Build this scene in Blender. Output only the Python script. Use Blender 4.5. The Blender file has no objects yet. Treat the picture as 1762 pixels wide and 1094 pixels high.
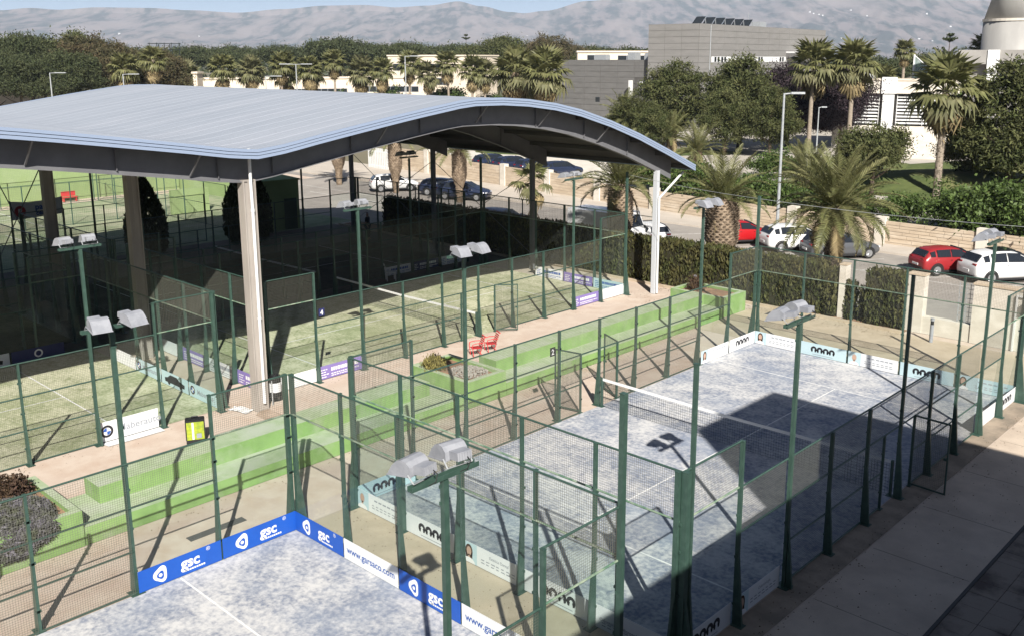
import bpy, bmesh, math, random
from mathutils import Vector, Matrix, noise
R = math.radians
scene = bpy.context.scene
COL = scene.collection
random.seed(7)

# ---------------------------------------------------------------- camera, sky, sun, exposure
cam_data = bpy.data.cameras.new('camera')
cam = bpy.data.objects.new('camera', cam_data)
COL.objects.link(cam)
cam.location = (19.14, -13.81, 11.34)
cam.rotation_euler = (math.pi / 2 - 0.2137, 0.0, 0.7501)
cam_data.sensor_width = 36.0
cam_data.lens = 1654.0 * 36.0 / 1762.0
cam_data.shift_x = -(917.4 - 881.0) / 1762.0
cam_data.shift_y = (460.1 - 547.0) / 1762.0
cam_data.clip_end = 40000.0
cam_data.clip_start = 0.1
scene.camera = cam

SUN_V = Vector((6.46, -4.9, 6.1)).normalized()
world = bpy.data.worlds.new('World')
scene.world = world
world.use_nodes = True
wn = world.node_tree.nodes
wl = world.node_tree.links
wn.clear()
sky = wn.new('ShaderNodeTexSky')
sky.sky_type = 'NISHITA'
sky.sun_disc = False
sky.sun_elevation = math.asin(SUN_V.z)
sky.sun_rotation = math.atan2(SUN_V.x, SUN_V.y)
sky.air_density = 0.45
sky.dust_density = 0.9
sky.ozone_density = 1.0
bg = wn.new('ShaderNodeBackground')
bg.inputs['Strength'].default_value = 0.05
wo = wn.new('ShaderNodeOutputWorld')
wl.new(sky.outputs[0], bg.inputs[0])
wl.new(bg.outputs[0], wo.inputs[0])

sun_data = bpy.data.lights.new('sun', 'SUN')
sun_data.energy = 5.0
sun_data.angle = R(0.5)
sun_data.color = (1.0, 0.955, 0.88)
sun = bpy.data.objects.new('sun', sun_data)
COL.objects.link(sun)
sun.rotation_euler = SUN_V.to_track_quat('Z', 'Y').to_euler()
sun.location = (60, -60, 80)

vs = scene.view_settings
vs.view_transform = 'Standard'
vs.look = 'None'
vs.gamma = 1.0
vs.use_curve_mapping = False
vs.exposure = 0.72
cy = scene.cycles
cy.max_bounces = 8
cy.diffuse_bounces = 1
cy.glossy_bounces = 2
cy.transmission_bounces = 4
cy.volume_bounces = 0
cy.transparent_max_bounces = 48
cy.use_denoising = True
cy.caustics_reflective = False
cy.caustics_refractive = False
cy.sample_clamp_indirect = 4.0

# ---------------------------------------------------------------- materials
MATS = {}
def mat(name, c1, c2=None, scale=2.0, rough=0.7, metal=0.0, bump=0.0, bscale=None, detail=5.0, lo=0.4, hi=0.6,
        c3=None, scale3=0.3, island=0.0, stretch=None, rotz=0.0, spec=0.4, translucent=0.0, coord='pos', lo3=0.5, hi3=0.7, det3=4.0):
    m = bpy.data.materials.new(name)
    m.use_nodes = True
    nt = m.node_tree
    N, L = nt.nodes, nt.links
    N.clear()
    out = N.new('ShaderNodeOutputMaterial')
    p = N.new('ShaderNodeBsdfPrincipled')
    p.inputs['Roughness'].default_value = rough
    p.inputs['Metallic'].default_value = metal
    p.inputs['Specular IOR Level'].default_value = spec
    L.new(p.outputs[0], out.inputs[0])
    vec = None
    if coord == 'pos':
        g = N.new('ShaderNodeNewGeometry')
        vec = g.outputs['Position']
    else:
        g = N.new('ShaderNodeTexCoord')
        vec = g.outputs['Object']
    if stretch:
        mp = N.new('ShaderNodeMapping')
        mp.inputs['Scale'].default_value = stretch
        if rotz:
            mp.vector_type = 'TEXTURE'
            mp.inputs['Rotation'].default_value = (0, 0, rotz)
        L.new(vec, mp.inputs['Vector'])
        vec = mp.outputs[0]
    col = None
    def noise_mix(a, b, sc, l, h, det):
        n = N.new('ShaderNodeTexNoise')
        n.inputs['Scale'].default_value = sc
        n.inputs['Detail'].default_value = det
        n.inputs['Roughness'].default_value = 0.6
        L.new(vec, n.inputs['Vector'])
        r = N.new('ShaderNodeMapRange')
        r.inputs['From Min'].default_value = l
        r.inputs['From Max'].default_value = h
        L.new(n.outputs[0], r.inputs['Value'])
        mx = N.new('ShaderNodeMixRGB')
        L.new(r.outputs[0], mx.inputs[0])
        for i, v in ((1, a), (2, b)):
            if isinstance(v, tuple):
                mx.inputs[i].default_value = (*v, 1)
            else:
                L.new(v, mx.inputs[i])
        return mx.outputs[0]
    if c2 is None:
        p.inputs['Base Color'].default_value = (*c1, 1)
    else:
        col = noise_mix(c1, c2, scale, lo, hi, detail)
    if c3 is not None:
        col = noise_mix(col if col else c1, c3, scale3, lo3, hi3, det3)
    if island > 0:
        g2 = N.new('ShaderNodeNewGeometry')
        hsv = N.new('ShaderNodeHueSaturation')
        mr = N.new('ShaderNodeMapRange')
        mr.inputs['To Min'].default_value = 1.0 - island
        mr.inputs['To Max'].default_value = 1.0 + island
        L.new(g2.outputs['Random Per Island'], mr.inputs['Value'])
        L.new(mr.outputs[0], hsv.inputs['Value'])
        if col is not None:
            L.new(col, hsv.inputs['Color'])
        else:
            hsv.inputs['Color'].default_value = (*c1, 1)
        col = hsv.outputs[0]
    if col is not None:
        L.new(col, p.inputs['Base Color'])
    if bump > 0:
        n = N.new('ShaderNodeTexNoise')
        n.inputs['Scale'].default_value = bscale or scale * 6
        n.inputs['Detail'].default_value = 4
        L.new(vec, n.inputs['Vector'])
        b = N.new('ShaderNodeBump')
        b.inputs['Strength'].default_value = bump
        b.inputs['Distance'].default_value = 0.05
        L.new(n.outputs[0], b.inputs['Height'])
        L.new(b.outputs[0], p.inputs['Normal'])
    if translucent > 0:
        t = N.new('ShaderNodeBsdfTranslucent')
        if col is not None:
            L.new(col, t.inputs[0])
        else:
            t.inputs[0].default_value = (*c1, 1)
        ms = N.new('ShaderNodeMixShader')
        ms.inputs[0].default_value = translucent
        L.new(p.outputs[0], ms.inputs[1])
        L.new(t.outputs[0], ms.inputs[2])
        L.new(ms.outputs[0], out.inputs[0])
    MATS[name] = m
    return m

def glass_mat(name, tint, dust):
    m = bpy.data.materials.new(name)
    m.use_nodes = True
    N, L = m.node_tree.nodes, m.node_tree.links
    N.clear()
    out = N.new('ShaderNodeOutputMaterial')
    tr = N.new('ShaderNodeBsdfTransparent')
    tr.inputs[0].default_value = (*tint, 1)
    gl = N.new('ShaderNodeBsdfGlossy')
    gl.inputs['Roughness'].default_value = 0.02
    gl.inputs['Color'].default_value = (0.9, 0.95, 0.95, 1)
    fr = N.new('ShaderNodeFresnel')
    fr.inputs[0].default_value = 1.24
    m1 = N.new('ShaderNodeMixShader')
    gb = N.new('ShaderNodeNewGeometry')
    inv = N.new('ShaderNodeMath')
    inv.operation = 'SUBTRACT'
    inv.inputs[0].default_value = 1.0
    L.new(gb.outputs['Backfacing'], inv.inputs[1])
    mul = N.new('ShaderNodeMath')
    mul.operation = 'MULTIPLY'
    L.new(inv.outputs[0], mul.inputs[0])
    L.new(fr.outputs[0], mul.inputs[1])
    L.new(mul.outputs[0], m1.inputs[0])
    L.new(tr.outputs[0], m1.inputs[1])
    L.new(gl.outputs[0], m1.inputs[2])
    df = N.new('ShaderNodeBsdfDiffuse')
    df.inputs[0].default_value = (0.62, 0.68, 0.66, 1)
    g = N.new('ShaderNodeNewGeometry')
    mp = N.new('ShaderNodeMapping')
    mp.inputs['Scale'].default_value = (2.2, 2.2, 0.5)
    n = N.new('ShaderNodeTexNoise')
    n.inputs['Scale'].default_value = 2.0
    n.inputs['Detail'].default_value = 6
    L.new(g.outputs['Position'], mp.inputs[0])
    L.new(mp.outputs[0], n.inputs['Vector'])
    mr = N.new('ShaderNodeMapRange')
    mr.inputs['From Min'].default_value = 0.35
    mr.inputs['From Max'].default_value = 0.75
    mr.inputs['To Min'].default_value = dust * 0.5
    mr.inputs['To Max'].default_value = dust * 1.8
    L.new(n.outputs[0], mr.inputs['Value'])
    m2 = N.new('ShaderNodeMixShader')
    L.new(mr.outputs[0], m2.inputs[0])
    L.new(m1.outputs[0], m2.inputs[1])
    L.new(df.outputs[0], m2.inputs[2])
    L.new(m2.outputs[0], out.inputs[0])
    MATS[name] = m
    return m

M = MATS
mat('far_ground', (0.15, 0.14, 0.09), (0.09, 0.10, 0.055), 0.02, 0.95, lo=0.45, hi=0.6, c3=(0.28, 0.23, 0.16), scale3=0.006)
mat('mountain', (0.175, 0.145, 0.14), (0.055, 0.058, 0.055), 0.014, 1.0, detail=12, lo=0.43, hi=0.57, c3=(0.205, 0.17, 0.16), scale3=0.0042, lo3=0.49, hi3=0.62, bump=0, det3=11, stretch=(1.0, 4.0, 1.0), rotz=0.7501)
mat('shade_toned_turf', (0.115, 0.10, 0.07), (0.07, 0.065, 0.045), 3.0, 0.95, detail=9, c3=(0.14, 0.125, 0.09), scale3=0.5)  # rear court turf, colour darkened to deepen the roof shade
mat('shade_toned_floor', (0.20, 0.17, 0.145), (0.15, 0.13, 0.11), 1.2, 0.9, detail=9, c3=(0.24, 0.2, 0.17), scale3=0.4)  # floor colour with the shade under the roof painted in
mat('pale_turf', (0.34, 0.37, 0.24), (0.24, 0.29, 0.17), 0.7, 0.95, detail=6, c3=(0.44, 0.42, 0.31), scale3=0.2)
mat('terracotta', (0.61, 0.51, 0.425), (0.53, 0.41, 0.325), 1.4, 0.9, detail=9, lo=0.4, hi=0.65, c3=(0.58, 0.485, 0.41), scale3=0.35, bump=0.08, bscale=40)
mat('beige_concrete', (0.53, 0.435, 0.325), (0.45, 0.365, 0.265), 1.2, 0.9, detail=9, c3=(0.45, 0.385, 0.29), scale3=0.3, bump=0.08, bscale=40)
mat('pave_concrete', (0.62, 0.515, 0.41), (0.53, 0.435, 0.345), 0.9, 0.9, detail=11, c3=(0.43, 0.355, 0.285), scale3=0.5, lo3=0.52, hi3=0.75, bump=0.15, bscale=50, det3=10)
mat('pave_joint', (0.40, 0.335, 0.27), (0.34, 0.285, 0.23), 2.0, 0.9)
mat('strip_concrete', (0.36, 0.29, 0.22), (0.24, 0.2, 0.155), 1.6, 0.9, detail=9, bump=0.1, bscale=40)
mat('dirty_slab', (0.30, 0.25, 0.205), (0.115, 0.09, 0.075), 0.9, 0.85, detail=11, lo=0.45, hi=0.62, bump=0.15, bscale=30)
mat('asphalt', (0.36, 0.33, 0.295), (0.29, 0.265, 0.24), 0.8, 0.9, detail=9, c3=(0.41, 0.37, 0.33), scale3=0.2, bump=0.1, bscale=60)
mat('sidewalk', (0.55, 0.49, 0.42), (0.49, 0.435, 0.37), 0.7, 0.9, detail=8)
mat('garden_road', (0.50, 0.46, 0.40), (0.42, 0.385, 0.335), 0.5, 0.9, detail=8)
mat('lawn', (0.105, 0.13, 0.04), (0.07, 0.095, 0.028), 0.8, 0.95, detail=9, c3=(0.21, 0.2, 0.085), scale3=0.15)
mat('bench_green', (0.235, 0.385, 0.13), (0.18, 0.305, 0.10), 1.6, 0.8, detail=10, lo=0.42, hi=0.66, c3=(0.33, 0.40, 0.25), scale3=1.1, lo3=0.52, hi3=0.75, det3=9)
mat('bench_pale', (0.41, 0.48, 0.325), (0.33, 0.42, 0.245), 2.2, 0.85, detail=10, c3=(0.45, 0.49, 0.39), scale3=0.6, bump=0.1, bscale=20)
mat('soil', (0.36, 0.215, 0.13), (0.25, 0.15, 0.095), 3.0, 1.0, detail=9, bump=0.4, bscale=25)
mat('gravel', (0.46, 0.43, 0.38), (0.25, 0.235, 0.21), 14.0, 1.0, detail=6, bump=0.6, bscale=30)
mat('white_line', (0.80, 0.80, 0.78), (0.66, 0.66, 0.66), 3.0, 0.8)
mat('road_paint', (0.66, 0.64, 0.60), (0.48, 0.46, 0.43), 3.0, 0.8)
mat('green_steel', (0.040, 0.080, 0.063), (0.058, 0.108, 0.085), 6.0, 0.42, spec=0.5, detail=6, lo=0.45, hi=0.7)
mat('black_steel', (0.012, 0.018, 0.016), rough=0.5)
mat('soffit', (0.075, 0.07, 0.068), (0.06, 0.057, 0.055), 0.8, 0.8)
mat('wire', (0.15, 0.15, 0.122), rough=0.5, spec=0.4)
mat('rail_light', (0.30, 0.36, 0.27), (0.10, 0.19, 0.13), 3.0, 0.5, lo=0.4, hi=0.6)
mat('galvanised', (0.50, 0.52, 0.53), (0.38, 0.40, 0.42), 8.0, 0.45, metal=0.3)
mat('lamp_grey', (0.33, 0.34, 0.37), (0.27, 0.28, 0.31), 5.0, 0.45, spec=0.4)
mat('lamp_glass', (0.55, 0.57, 0.6), rough=0.15)
mat('cable_black', (0.02, 0.02, 0.02), rough=0.6)
mat('net_black', (0.03, 0.035, 0.035), rough=0.8)
mat('net_white', (0.78, 0.78, 0.78), rough=0.7)
mat('roof_blue', (0.345, 0.375, 0.425), (0.315, 0.345, 0.395), 0.35, 0.55, metal=0.0, detail=9, stretch=(3.0, 0.3, 1.0), c3=(0.37, 0.395, 0.445), scale3=0.2)
mat('fascia_blue', (0.28, 0.345, 0.47), rough=0.45)
mat('fascia_dark', (0.05, 0.06, 0.09), rough=0.6)
mat('beam_grey', (0.17, 0.17, 0.18), (0.145, 0.145, 0.155), 1.5, 0.6, spec=0.3)
mat('column_grey', (0.42, 0.38, 0.34), (0.34, 0.305, 0.275), 1.2, 0.7, detail=8, stretch=(1, 1, 0.3))
mat('white_paint', (0.78, 0.78, 0.77), (0.70, 0.70, 0.69), 2.0, 0.5)
mat('white_stone', (0.72, 0.67, 0.59), (0.62, 0.57, 0.49), 1.2, 0.85, detail=8, stretch=(1, 1, 2))
mat('wall_stone', (0.60, 0.49, 0.365), (0.50, 0.40, 0.295), 0.9, 0.9, detail=9, stretch=(1, 1, 4), c3=(0.68, 0.58, 0.46), scale3=0.5, bump=0.2, bscale=12)
mat('render_cream', (0.78, 0.68, 0.55), (0.72, 0.62, 0.5), 0.3, 0.9)
mat('grey_panel', (0.245, 0.236, 0.226), (0.222, 0.215, 0.205), 0.5, 0.7, detail=5, stretch=(1, 1, 4))
mat('grey_panel_dark', (0.165, 0.16, 0.155), (0.145, 0.141, 0.136), 0.5, 0.75, stretch=(1, 1, 4))
mat('joint_dark', (0.10, 0.095, 0.09), rough=0.9)
mat('tower_grey', (0.38, 0.37, 0.35), (0.33, 0.32, 0.305), 0.5, 0.6, stretch=(1, 1, 0.3))
mat('concrete_grey', (0.34, 0.325, 0.305), (0.28, 0.265, 0.25), 0.6, 0.85)
mat('dark_glass', (0.025, 0.03, 0.035), rough=0.08, spec=0.6)
mat('car_glass', (0.018, 0.022, 0.028), rough=0.06, spec=0.7)
mat('car_red', (0.42, 0.012, 0.016), rough=0.22, spec=0.6)
mat('car_dullred', (0.30, 0.022, 0.026), rough=0.3, spec=0.6)
mat('car_white', (0.74, 0.74, 0.74), rough=0.25, spec=0.6)
mat('car_grey', (0.14, 0.145, 0.155), rough=0.25, metal=0.4, spec=0.6)
mat('car_blue', (0.022, 0.03, 0.06), rough=0.2, spec=0.6)
mat('tyre', (0.02, 0.02, 0.02), rough=0.85)
mat('rim', (0.52, 0.53, 0.55), rough=0.3, metal=0.7)
mat('tail_red', (0.35, 0.012, 0.015), rough=0.2, spec=0.6)
mat('black_plastic', (0.02, 0.02, 0.022), rough=0.55)
mat('bench_red', (0.56, 0.045, 0.05), rough=0.4)
mat('lime', (0.42, 0.48, 0.04), (0.26, 0.34, 0.05), 9, 0.5)
mat('pine_leaf', (0.064, 0.078, 0.028), (0.108, 0.112, 0.046), 0.9, 0.8, island=0.45, translucent=0.15, spec=0.2)
mat('pine_dark', (0.048, 0.062, 0.028), (0.075, 0.085, 0.04), 0.6, 0.8, island=0.45, translucent=0.12, spec=0.2)
mat('pine_brown', (0.105, 0.082, 0.045), (0.07, 0.07, 0.035), 0.5, 0.8, island=0.45, translucent=0.12, spec=0.2)
mat('plum_leaf', (0.032, 0.022, 0.028), (0.05, 0.036, 0.042), 0.9, 0.75, island=0.45, translucent=0.1, spec=0.25)
mat('bush_leaf', (0.062, 0.10, 0.024), (0.095, 0.14, 0.036), 1.5, 0.6, island=0.4, translucent=0.18, spec=0.35)
mat('hedge_leaf', (0.056, 0.064, 0.022), (0.095, 0.088, 0.036), 1.2, 0.85, island=0.45, translucent=0.12, spec=0.15)
mat('hedge_core', (0.03, 0.028, 0.014), rough=1.0)
mat('rosemary', (0.15, 0.14, 0.165), (0.08, 0.088, 0.055), 4.0, 0.9, island=0.45, translucent=0.1)
mat('dry_bush', (0.22, 0.19, 0.06), (0.13, 0.115, 0.04), 3.0, 0.9, island=0.4)
mat('dark_bush', (0.055, 0.03, 0.022), (0.085, 0.055, 0.03), 3.0, 0.9, island=0.4)
mat('palm_leaf', (0.145, 0.155, 0.06), (0.205, 0.20, 0.09), 1.2, 0.5, island=0.3, translucent=0.3, spec=0.35)
mat('palm_leaf_dull', (0.15, 0.155, 0.07), (0.20, 0.19, 0.10), 1.0, 0.6, island=0.35, translucent=0.3, spec=0.3)
mat('palm_dry', (0.30, 0.235, 0.12), (0.21, 0.16, 0.085), 2.0, 0.8, island=0.35, translucent=0.1)
mat('palm_trunk', (0.33, 0.255, 0.185), (0.17, 0.125, 0.085), 5.0, 0.95, detail=8, bump=0.4, bscale=14)
mat('palm_trunk_pale', (0.36, 0.30, 0.24), (0.25, 0.205, 0.16), 3.0, 0.95, stretch=(1, 1, 5), bump=0.3, bscale=10)
mat('bark', (0.13, 0.095, 0.07), (0.075, 0.055, 0.04), 2.0, 0.95, bump=0.4, bscale=9)
mat('blue_banner', (0.012, 0.085, 0.42), (0.014, 0.095, 0.46), 1.5, 0.45)
mat('white_banner', (0.76, 0.77, 0.78), (0.70, 0.72, 0.73), 1.0, 0.5)
mat('sky_banner', (0.50, 0.64, 0.68), (0.46, 0.60, 0.65), 1.0, 0.5)
mat('purple_banner', (0.22, 0.17, 0.42), (0.24, 0.19, 0.45), 1.0, 0.5)
mat('navy_banner', (0.03, 0.035, 0.12), rough=0.5)
mat('black_print', (0.02, 0.02, 0.025), rough=0.6)
mat('blue_print', (0.02, 0.09, 0.36), rough=0.6)
mat('grey_print', (0.30, 0.32, 0.36), rough=0.6)
mat('white_print', (0.80, 0.80, 0.80), rough=0.6)
mat('red_print', (0.42, 0.03, 0.04), rough=0.6)
mat('skin_print', (0.50, 0.33, 0.25), rough=0.7)
mat('hair_brown', (0.07, 0.035, 0.02), rough=0.8)
mat('hair_grey', (0.42, 0.40, 0.38), rough=0.8)
mat('lime_wall', (0.27, 0.36, 0.16), (0.24, 0.33, 0.14), 0.6, 0.9, c3=(0.32, 0.40, 0.215), scale3=0.3)
mat('dark_green_wall', (0.05, 0.085, 0.05), (0.04, 0.07, 0.045), 0.8, 0.9)
mat('person_dark', (0.03, 0.03, 0.035), rough=0.8)
mat('skin', (0.35, 0.21, 0.15), rough=0.6)
mat('denim', (0.03, 0.035, 0.05), rough=0.9)
mat('white_plastic', (0.75, 0.75, 0.74), rough=0.4)
mat('building_wall', (0.55, 0.50, 0.43), (0.48, 0.44, 0.38), 0.4, 0.85)
def turf_mat(name, light, dark, tint):
    m = bpy.data.materials.new(name)
    m.use_nodes = True
    N, L = m.node_tree.nodes, m.node_tree.links
    N.clear()
    out = N.new('ShaderNodeOutputMaterial')
    p = N.new('ShaderNodeBsdfPrincipled')
    p.inputs['Roughness'].default_value = 0.95
    p.inputs['Specular IOR Level'].default_value = 0.1
    L.new(p.outputs[0], out.inputs[0])
    g = N.new('ShaderNodeNewGeometry')
    def nz(scale, det, w):
        n = N.new('ShaderNodeTexNoise')
        n.inputs['Scale'].default_value = scale
        n.inputs['Detail'].default_value = det
        n.inputs['Roughness'].default_value = 0.62
        L.new(g.outputs['Position'], n.inputs['Vector'])
        k = N.new('ShaderNodeMath')
        k.operation = 'MULTIPLY_ADD'
        k.inputs[1].default_value = w
        k.inputs[2].default_value = -0.5 * w
        L.new(n.outputs[0], k.inputs[0])
        return k.outputs[0], n.outputs[0]
    a, fine = nz(8.0, 7, 1.25)
    b, _ = nz(1.5, 6, 1.0)
    c, big = nz(0.33, 4, 1.25)
    s1 = N.new('ShaderNodeMath')
    L.new(a, s1.inputs[0])
    L.new(b, s1.inputs[1])
    s2 = N.new('ShaderNodeMath')
    L.new(s1.outputs[0], s2.inputs[0])
    L.new(c, s2.inputs[1])
    mr = N.new('ShaderNodeMapRange')
    mr.interpolation_type = 'SMOOTHSTEP'
    mr.inputs['From Min'].default_value = -0.34
    mr.inputs['From Max'].default_value = 0.40
    L.new(s2.outputs[0], mr.inputs['Value'])
    x1 = N.new('ShaderNodeMixRGB')
    x1.inputs[1].default_value = (*light, 1)
    x1.inputs[2].default_value = (*dark, 1)
    L.new(mr.outputs[0], x1.inputs[0])
    m2 = N.new('ShaderNodeMapRange')
    m2.inputs['From Min'].default_value = 0.45
    m2.inputs['From Max'].default_value = 0.72
    m2.inputs['To Max'].default_value = 0.55
    L.new(big, m2.inputs['Value'])
    x2 = N.new('ShaderNodeMixRGB')
    x2.inputs[2].default_value = (*tint, 1)
    L.new(m2.outputs[0], x2.inputs[0])
    L.new(x1.outputs[0], x2.inputs[1])
    L.new(x2.outputs[0], p.inputs['Base Color'])
    bp = N.new('ShaderNodeBump')
    bp.inputs['Strength'].default_value = 0.35
    bp.inputs['Distance'].default_value = 0.03
    L.new(fine, bp.inputs['Height'])
    L.new(bp.outputs[0], p.inputs['Normal'])
    MATS[name] = m
turf_mat('blue_turf', (0.61, 0.605, 0.60), (0.165, 0.195, 0.27), (0.40, 0.44, 0.51))
turf_mat('green_turf', (0.57, 0.565, 0.41), (0.20, 0.235, 0.115), (0.42, 0.46, 0.28))
glass_mat('court_glass', (0.935, 0.96, 0.953), 0.008)
glass_mat('sail_glass', (0.75, 0.88, 0.88), 0.28)

# ---------------------------------------------------------------- helpers
class MB:
    """collects shapes; build() links them as one mesh object"""
    def __init__(self):
        self.v, self.f = [], []
    def add(self, vs_, fs_):
        o = len(self.v)
        self.v += [tuple(p) for p in vs_]
        self.f += [tuple(i + o for i in q) for q in fs_]
        return self
    def box(self, a, b):
        (x0, y0, z0), (x1, y1, z1) = a, b
        return self.add([(x0, y0, z0), (x1, y0, z0), (x1, y1, z0), (x0, y1, z0), (x0, y0, z1), (x1, y0, z1), (x1, y1, z1), (x0, y1, z1)],
                        [(0, 3, 2, 1), (4, 5, 6, 7), (0, 1, 5, 4), (1, 2, 6, 5), (2, 3, 7, 6), (3, 0, 4, 7)])
    def cbox(self, c, s):
        return self.box([c[i] - s[i] / 2 for i in range(3)], [c[i] + s[i] / 2 for i in range(3)])
    def bar(self, p, q, w, h=None, up=(0, 0, 1), caps=True):
        h = h or w
        p, q = Vector(p), Vector(q)
        d = (q - p).normalized()
        u = Vector(up)
        if abs(d.dot(u)) > 0.98:
            u = Vector((1, 0, 0))
        s = d.cross(u).normalized() * (w / 2)
        t = s.cross(d).normalized() * (h / 2)
        vs_ = [p - s - t, p + s - t, p + s + t, p - s + t, q - s - t, q + s - t, q + s + t, q - s + t]
        fs_ = [(0, 1, 5, 4), (1, 2, 6, 5), (2, 3, 7, 6), (3, 0, 4, 7)]
        if caps:
            fs_ += [(3, 2, 1, 0), (4, 5, 6, 7)]
        return self.add(vs_, fs_)
    def tube(self, p, q, r, r2=None, n=8, caps=True):
        r2 = r if r2 is None else r2
        p, q = Vector(p), Vector(q)
        d = (q - p).normalized()
        u = Vector((0, 0, 1)) if abs(d.z) < 0.95 else Vector((1, 0, 0))
        s = d.cross(u).normalized()
        t = s.cross(d)
        vs_ = []
        for c, rr in ((p, r), (q, r2)):
            for i in range(n):
                a = 2 * math.pi * i / n
                vs_.append(c + s * (rr * math.cos(a)) + t * (rr * math.sin(a)))
        fs_ = [(i, (i + 1) % n, n + (i + 1) % n, n + i) for i in range(n)]
        if caps:
            fs_ += [tuple(range(n - 1, -1, -1)), tuple(range(n, 2 * n))]
        return self.add(vs_, fs_)
    def path(self, pts, rad, n=7):
        for i in range(len(pts) - 1):
            self.tube(pts[i], pts[i + 1], rad[i], rad[i + 1], n)
        return self
    def lathe(self, prof, n=16, c=(0, 0, 0)):
        o = len(self.v)
        for (r, z) in prof:
            for i in range(n):
                a = 2 * math.pi * i / n
                self.v.append((c[0] + r * math.cos(a), c[1] + r * math.sin(a), c[2] + z))
        for k in range(len(prof) - 1):
            for i in range(n):
                j = (i + 1) % n
                self.f.append((o + k * n + i, o + k * n + j, o + (k + 1) * n + j, o + (k + 1) * n + i))
        self.f.append(tuple(o + i for i in range(n - 1, -1, -1)))
        self.f.append(tuple(o + (len(prof) - 1) * n + i for i in range(n)))
        return self
    def prism(self, poly, z0, z1):
        n = len(poly)
        return self.add([(x, y, z0) for x, y in poly] + [(x, y, z1) for x, y in poly],
                        [tuple(range(n - 1, -1, -1)), tuple(range(n, 2 * n))] + [(i, (i + 1) % n, n + (i + 1) % n, n + i) for i in range(n)])
    def xzprism(self, poly, y0, y1):
        n = len(poly)
        return self.add([(x, y0, z) for x, z in poly] + [(x, y1, z) for x, z in poly],
                        [tuple(range(n)), tuple(range(2 * n - 1, n - 1, -1))] + [(i, n + i, n + (i + 1) % n, (i + 1) % n) for i in range(n)])
    def quad(self, a, b, c, d):
        return self.add([a, b, c, d], [(0, 1, 2, 3)])
    def mesh(self, name, m=None, smooth=False):
        me = bpy.data.meshes.new(name)
        me.from_pydata(self.v, [], self.f)
        if m:
            me.materials.append(M[m])
        if smooth:
            me.shade_smooth()
        me.update()
        return me
    def build(self, name, m, parent=None, loc=None, rz=0.0, smooth=False):
        return put(name, self.mesh(name, m, smooth), parent, loc, rz)

def put(name, me, parent=None, loc=None, rz=0.0, rot=None, scale=None):
    o = bpy.data.objects.new(name, me)
    COL.objects.link(o)
    if parent:
        o.parent = parent
    if loc:
        o.location = loc
    o.rotation_euler = rot if rot else (0, 0, rz)
    if scale:
        o.scale = scale if isinstance(scale, tuple) else (scale,) * 3
    return o

def tag(o, label, cat, group=None):
    o['label'] = label
    o['category'] = cat
    if group:
        o['group'] = group
    return o

def thing(name, label, cat, loc=(0, 0, 0), rz=0.0, group=None):
    o = bpy.data.objects.new(name, None)
    COL.objects.link(o)
    o.location = loc
    o.rotation_euler = (0, 0, rz)
    o.empty_display_size = 0.3
    return tag(o, label, cat, group)

def struct(o, kind='structure'):
    o['kind'] = kind
    return o

def clone(o, loc, rz=None, label=None, parent=None):
    c = o.copy()
    COL.objects.link(c)
    c.location = loc
    if rz is not None:
        c.rotation_euler = (0, 0, rz)
    if label:
        c['label'] = label
    for ch in o.children:
        d = ch.copy()
        COL.objects.link(d)
        d.parent = c
        for g in ch.children:
            e = g.copy()
            COL.objects.link(e)
            e.parent = d
    return c

_text = {}
def text_mesh(s, size, m, bold=0.0, align='CENTER'):
    k = (s, size, m, bold, align)
    if k in _text:
        return _text[k]
    cu = bpy.data.curves.new('lettering', 'FONT')
    cu.body = s
    cu.size = size
    cu.align_x = align
    cu.offset = bold
    cu.resolution_u = 3
    ob = bpy.data.objects.new('lettering', cu)
    COL.objects.link(ob)
    dg = bpy.context.evaluated_depsgraph_get()
    me = bpy.data.meshes.new_from_object(ob.evaluated_get(dg))
    bpy.data.objects.remove(ob)
    me.materials.clear()
    me.materials.append(M[m])
    me.name = 'lettering'
    _text[k] = me
    return me

ORD = ['first', 'second', 'third', 'fourth', 'fifth', 'sixth', 'seventh', 'eighth', 'ninth', 'tenth', 'eleventh', 'twelfth',
       'thirteenth', 'fourteenth', 'fifteenth', 'sixteenth', 'seventeenth', 'eighteenth', 'nineteenth', 'twentieth']
# ---------------------------------------------------------------- ground, courts, roads
def sheet(name, pts, z, m):
    mb = MB()
    mb.add([(x, y, z) for x, y in pts], [tuple(range(len(pts)))])
    return struct(mb.build(name, m))

def rect(name, x0, x1, y0, y1, z, m):
    return sheet(name, [(x0, y0), (x1, y0), (x1, y1), (x0, y1)], z, m)

g = MB()
K = 14000
g.add([(-20500, -8500, -0.3), (12000, -8500, -0.3), (12000, 20500, -0.3), (-20500, 20500, -0.3)], [(0, 1, 2, 3)])
struct(g.build('ground', 'far_ground'))
rect('club_floor', -36.5, 10.72, -45, 27.2, -0.012, 'terracotta')
rect('covered_floor_shade', -36.5, -19.02, -45, 25.4, -0.006, 'shade_toned_floor')  # darker sheet over the club floor, painting in the roof shade
rect('side_pavement', 10.725, 13.05, -45, 27.2, -0.006, 'pave_concrete')
yard = rect('slab_yard', 13.12, 34, -45, 27.2, -0.05, 'joint_dark')
tile_m = [MB().box((0.006, 0.006, -0.06), (0.594, 0.594, -0.012 - 0.004 * k)).mesh('tile', 'dirty_slab') for k in range(3)]
rnd = random.Random(2)
def yard_tile(x, y):
    o = bpy.data.objects.new('tile', tile_m[rnd.randrange(3)])
    COL.objects.link(o)
    o.parent = yard
    o.location = (x, y, 0)
    o.rotation_euler = (rnd.uniform(-.006, .006), rnd.uniform(-.006, .006), 0)
for i in range(8):
    for j in range(30):
        yard_tile(13.125 + 0.6 * i, 1.2 + 0.6 * j)
yb = MB()
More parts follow.
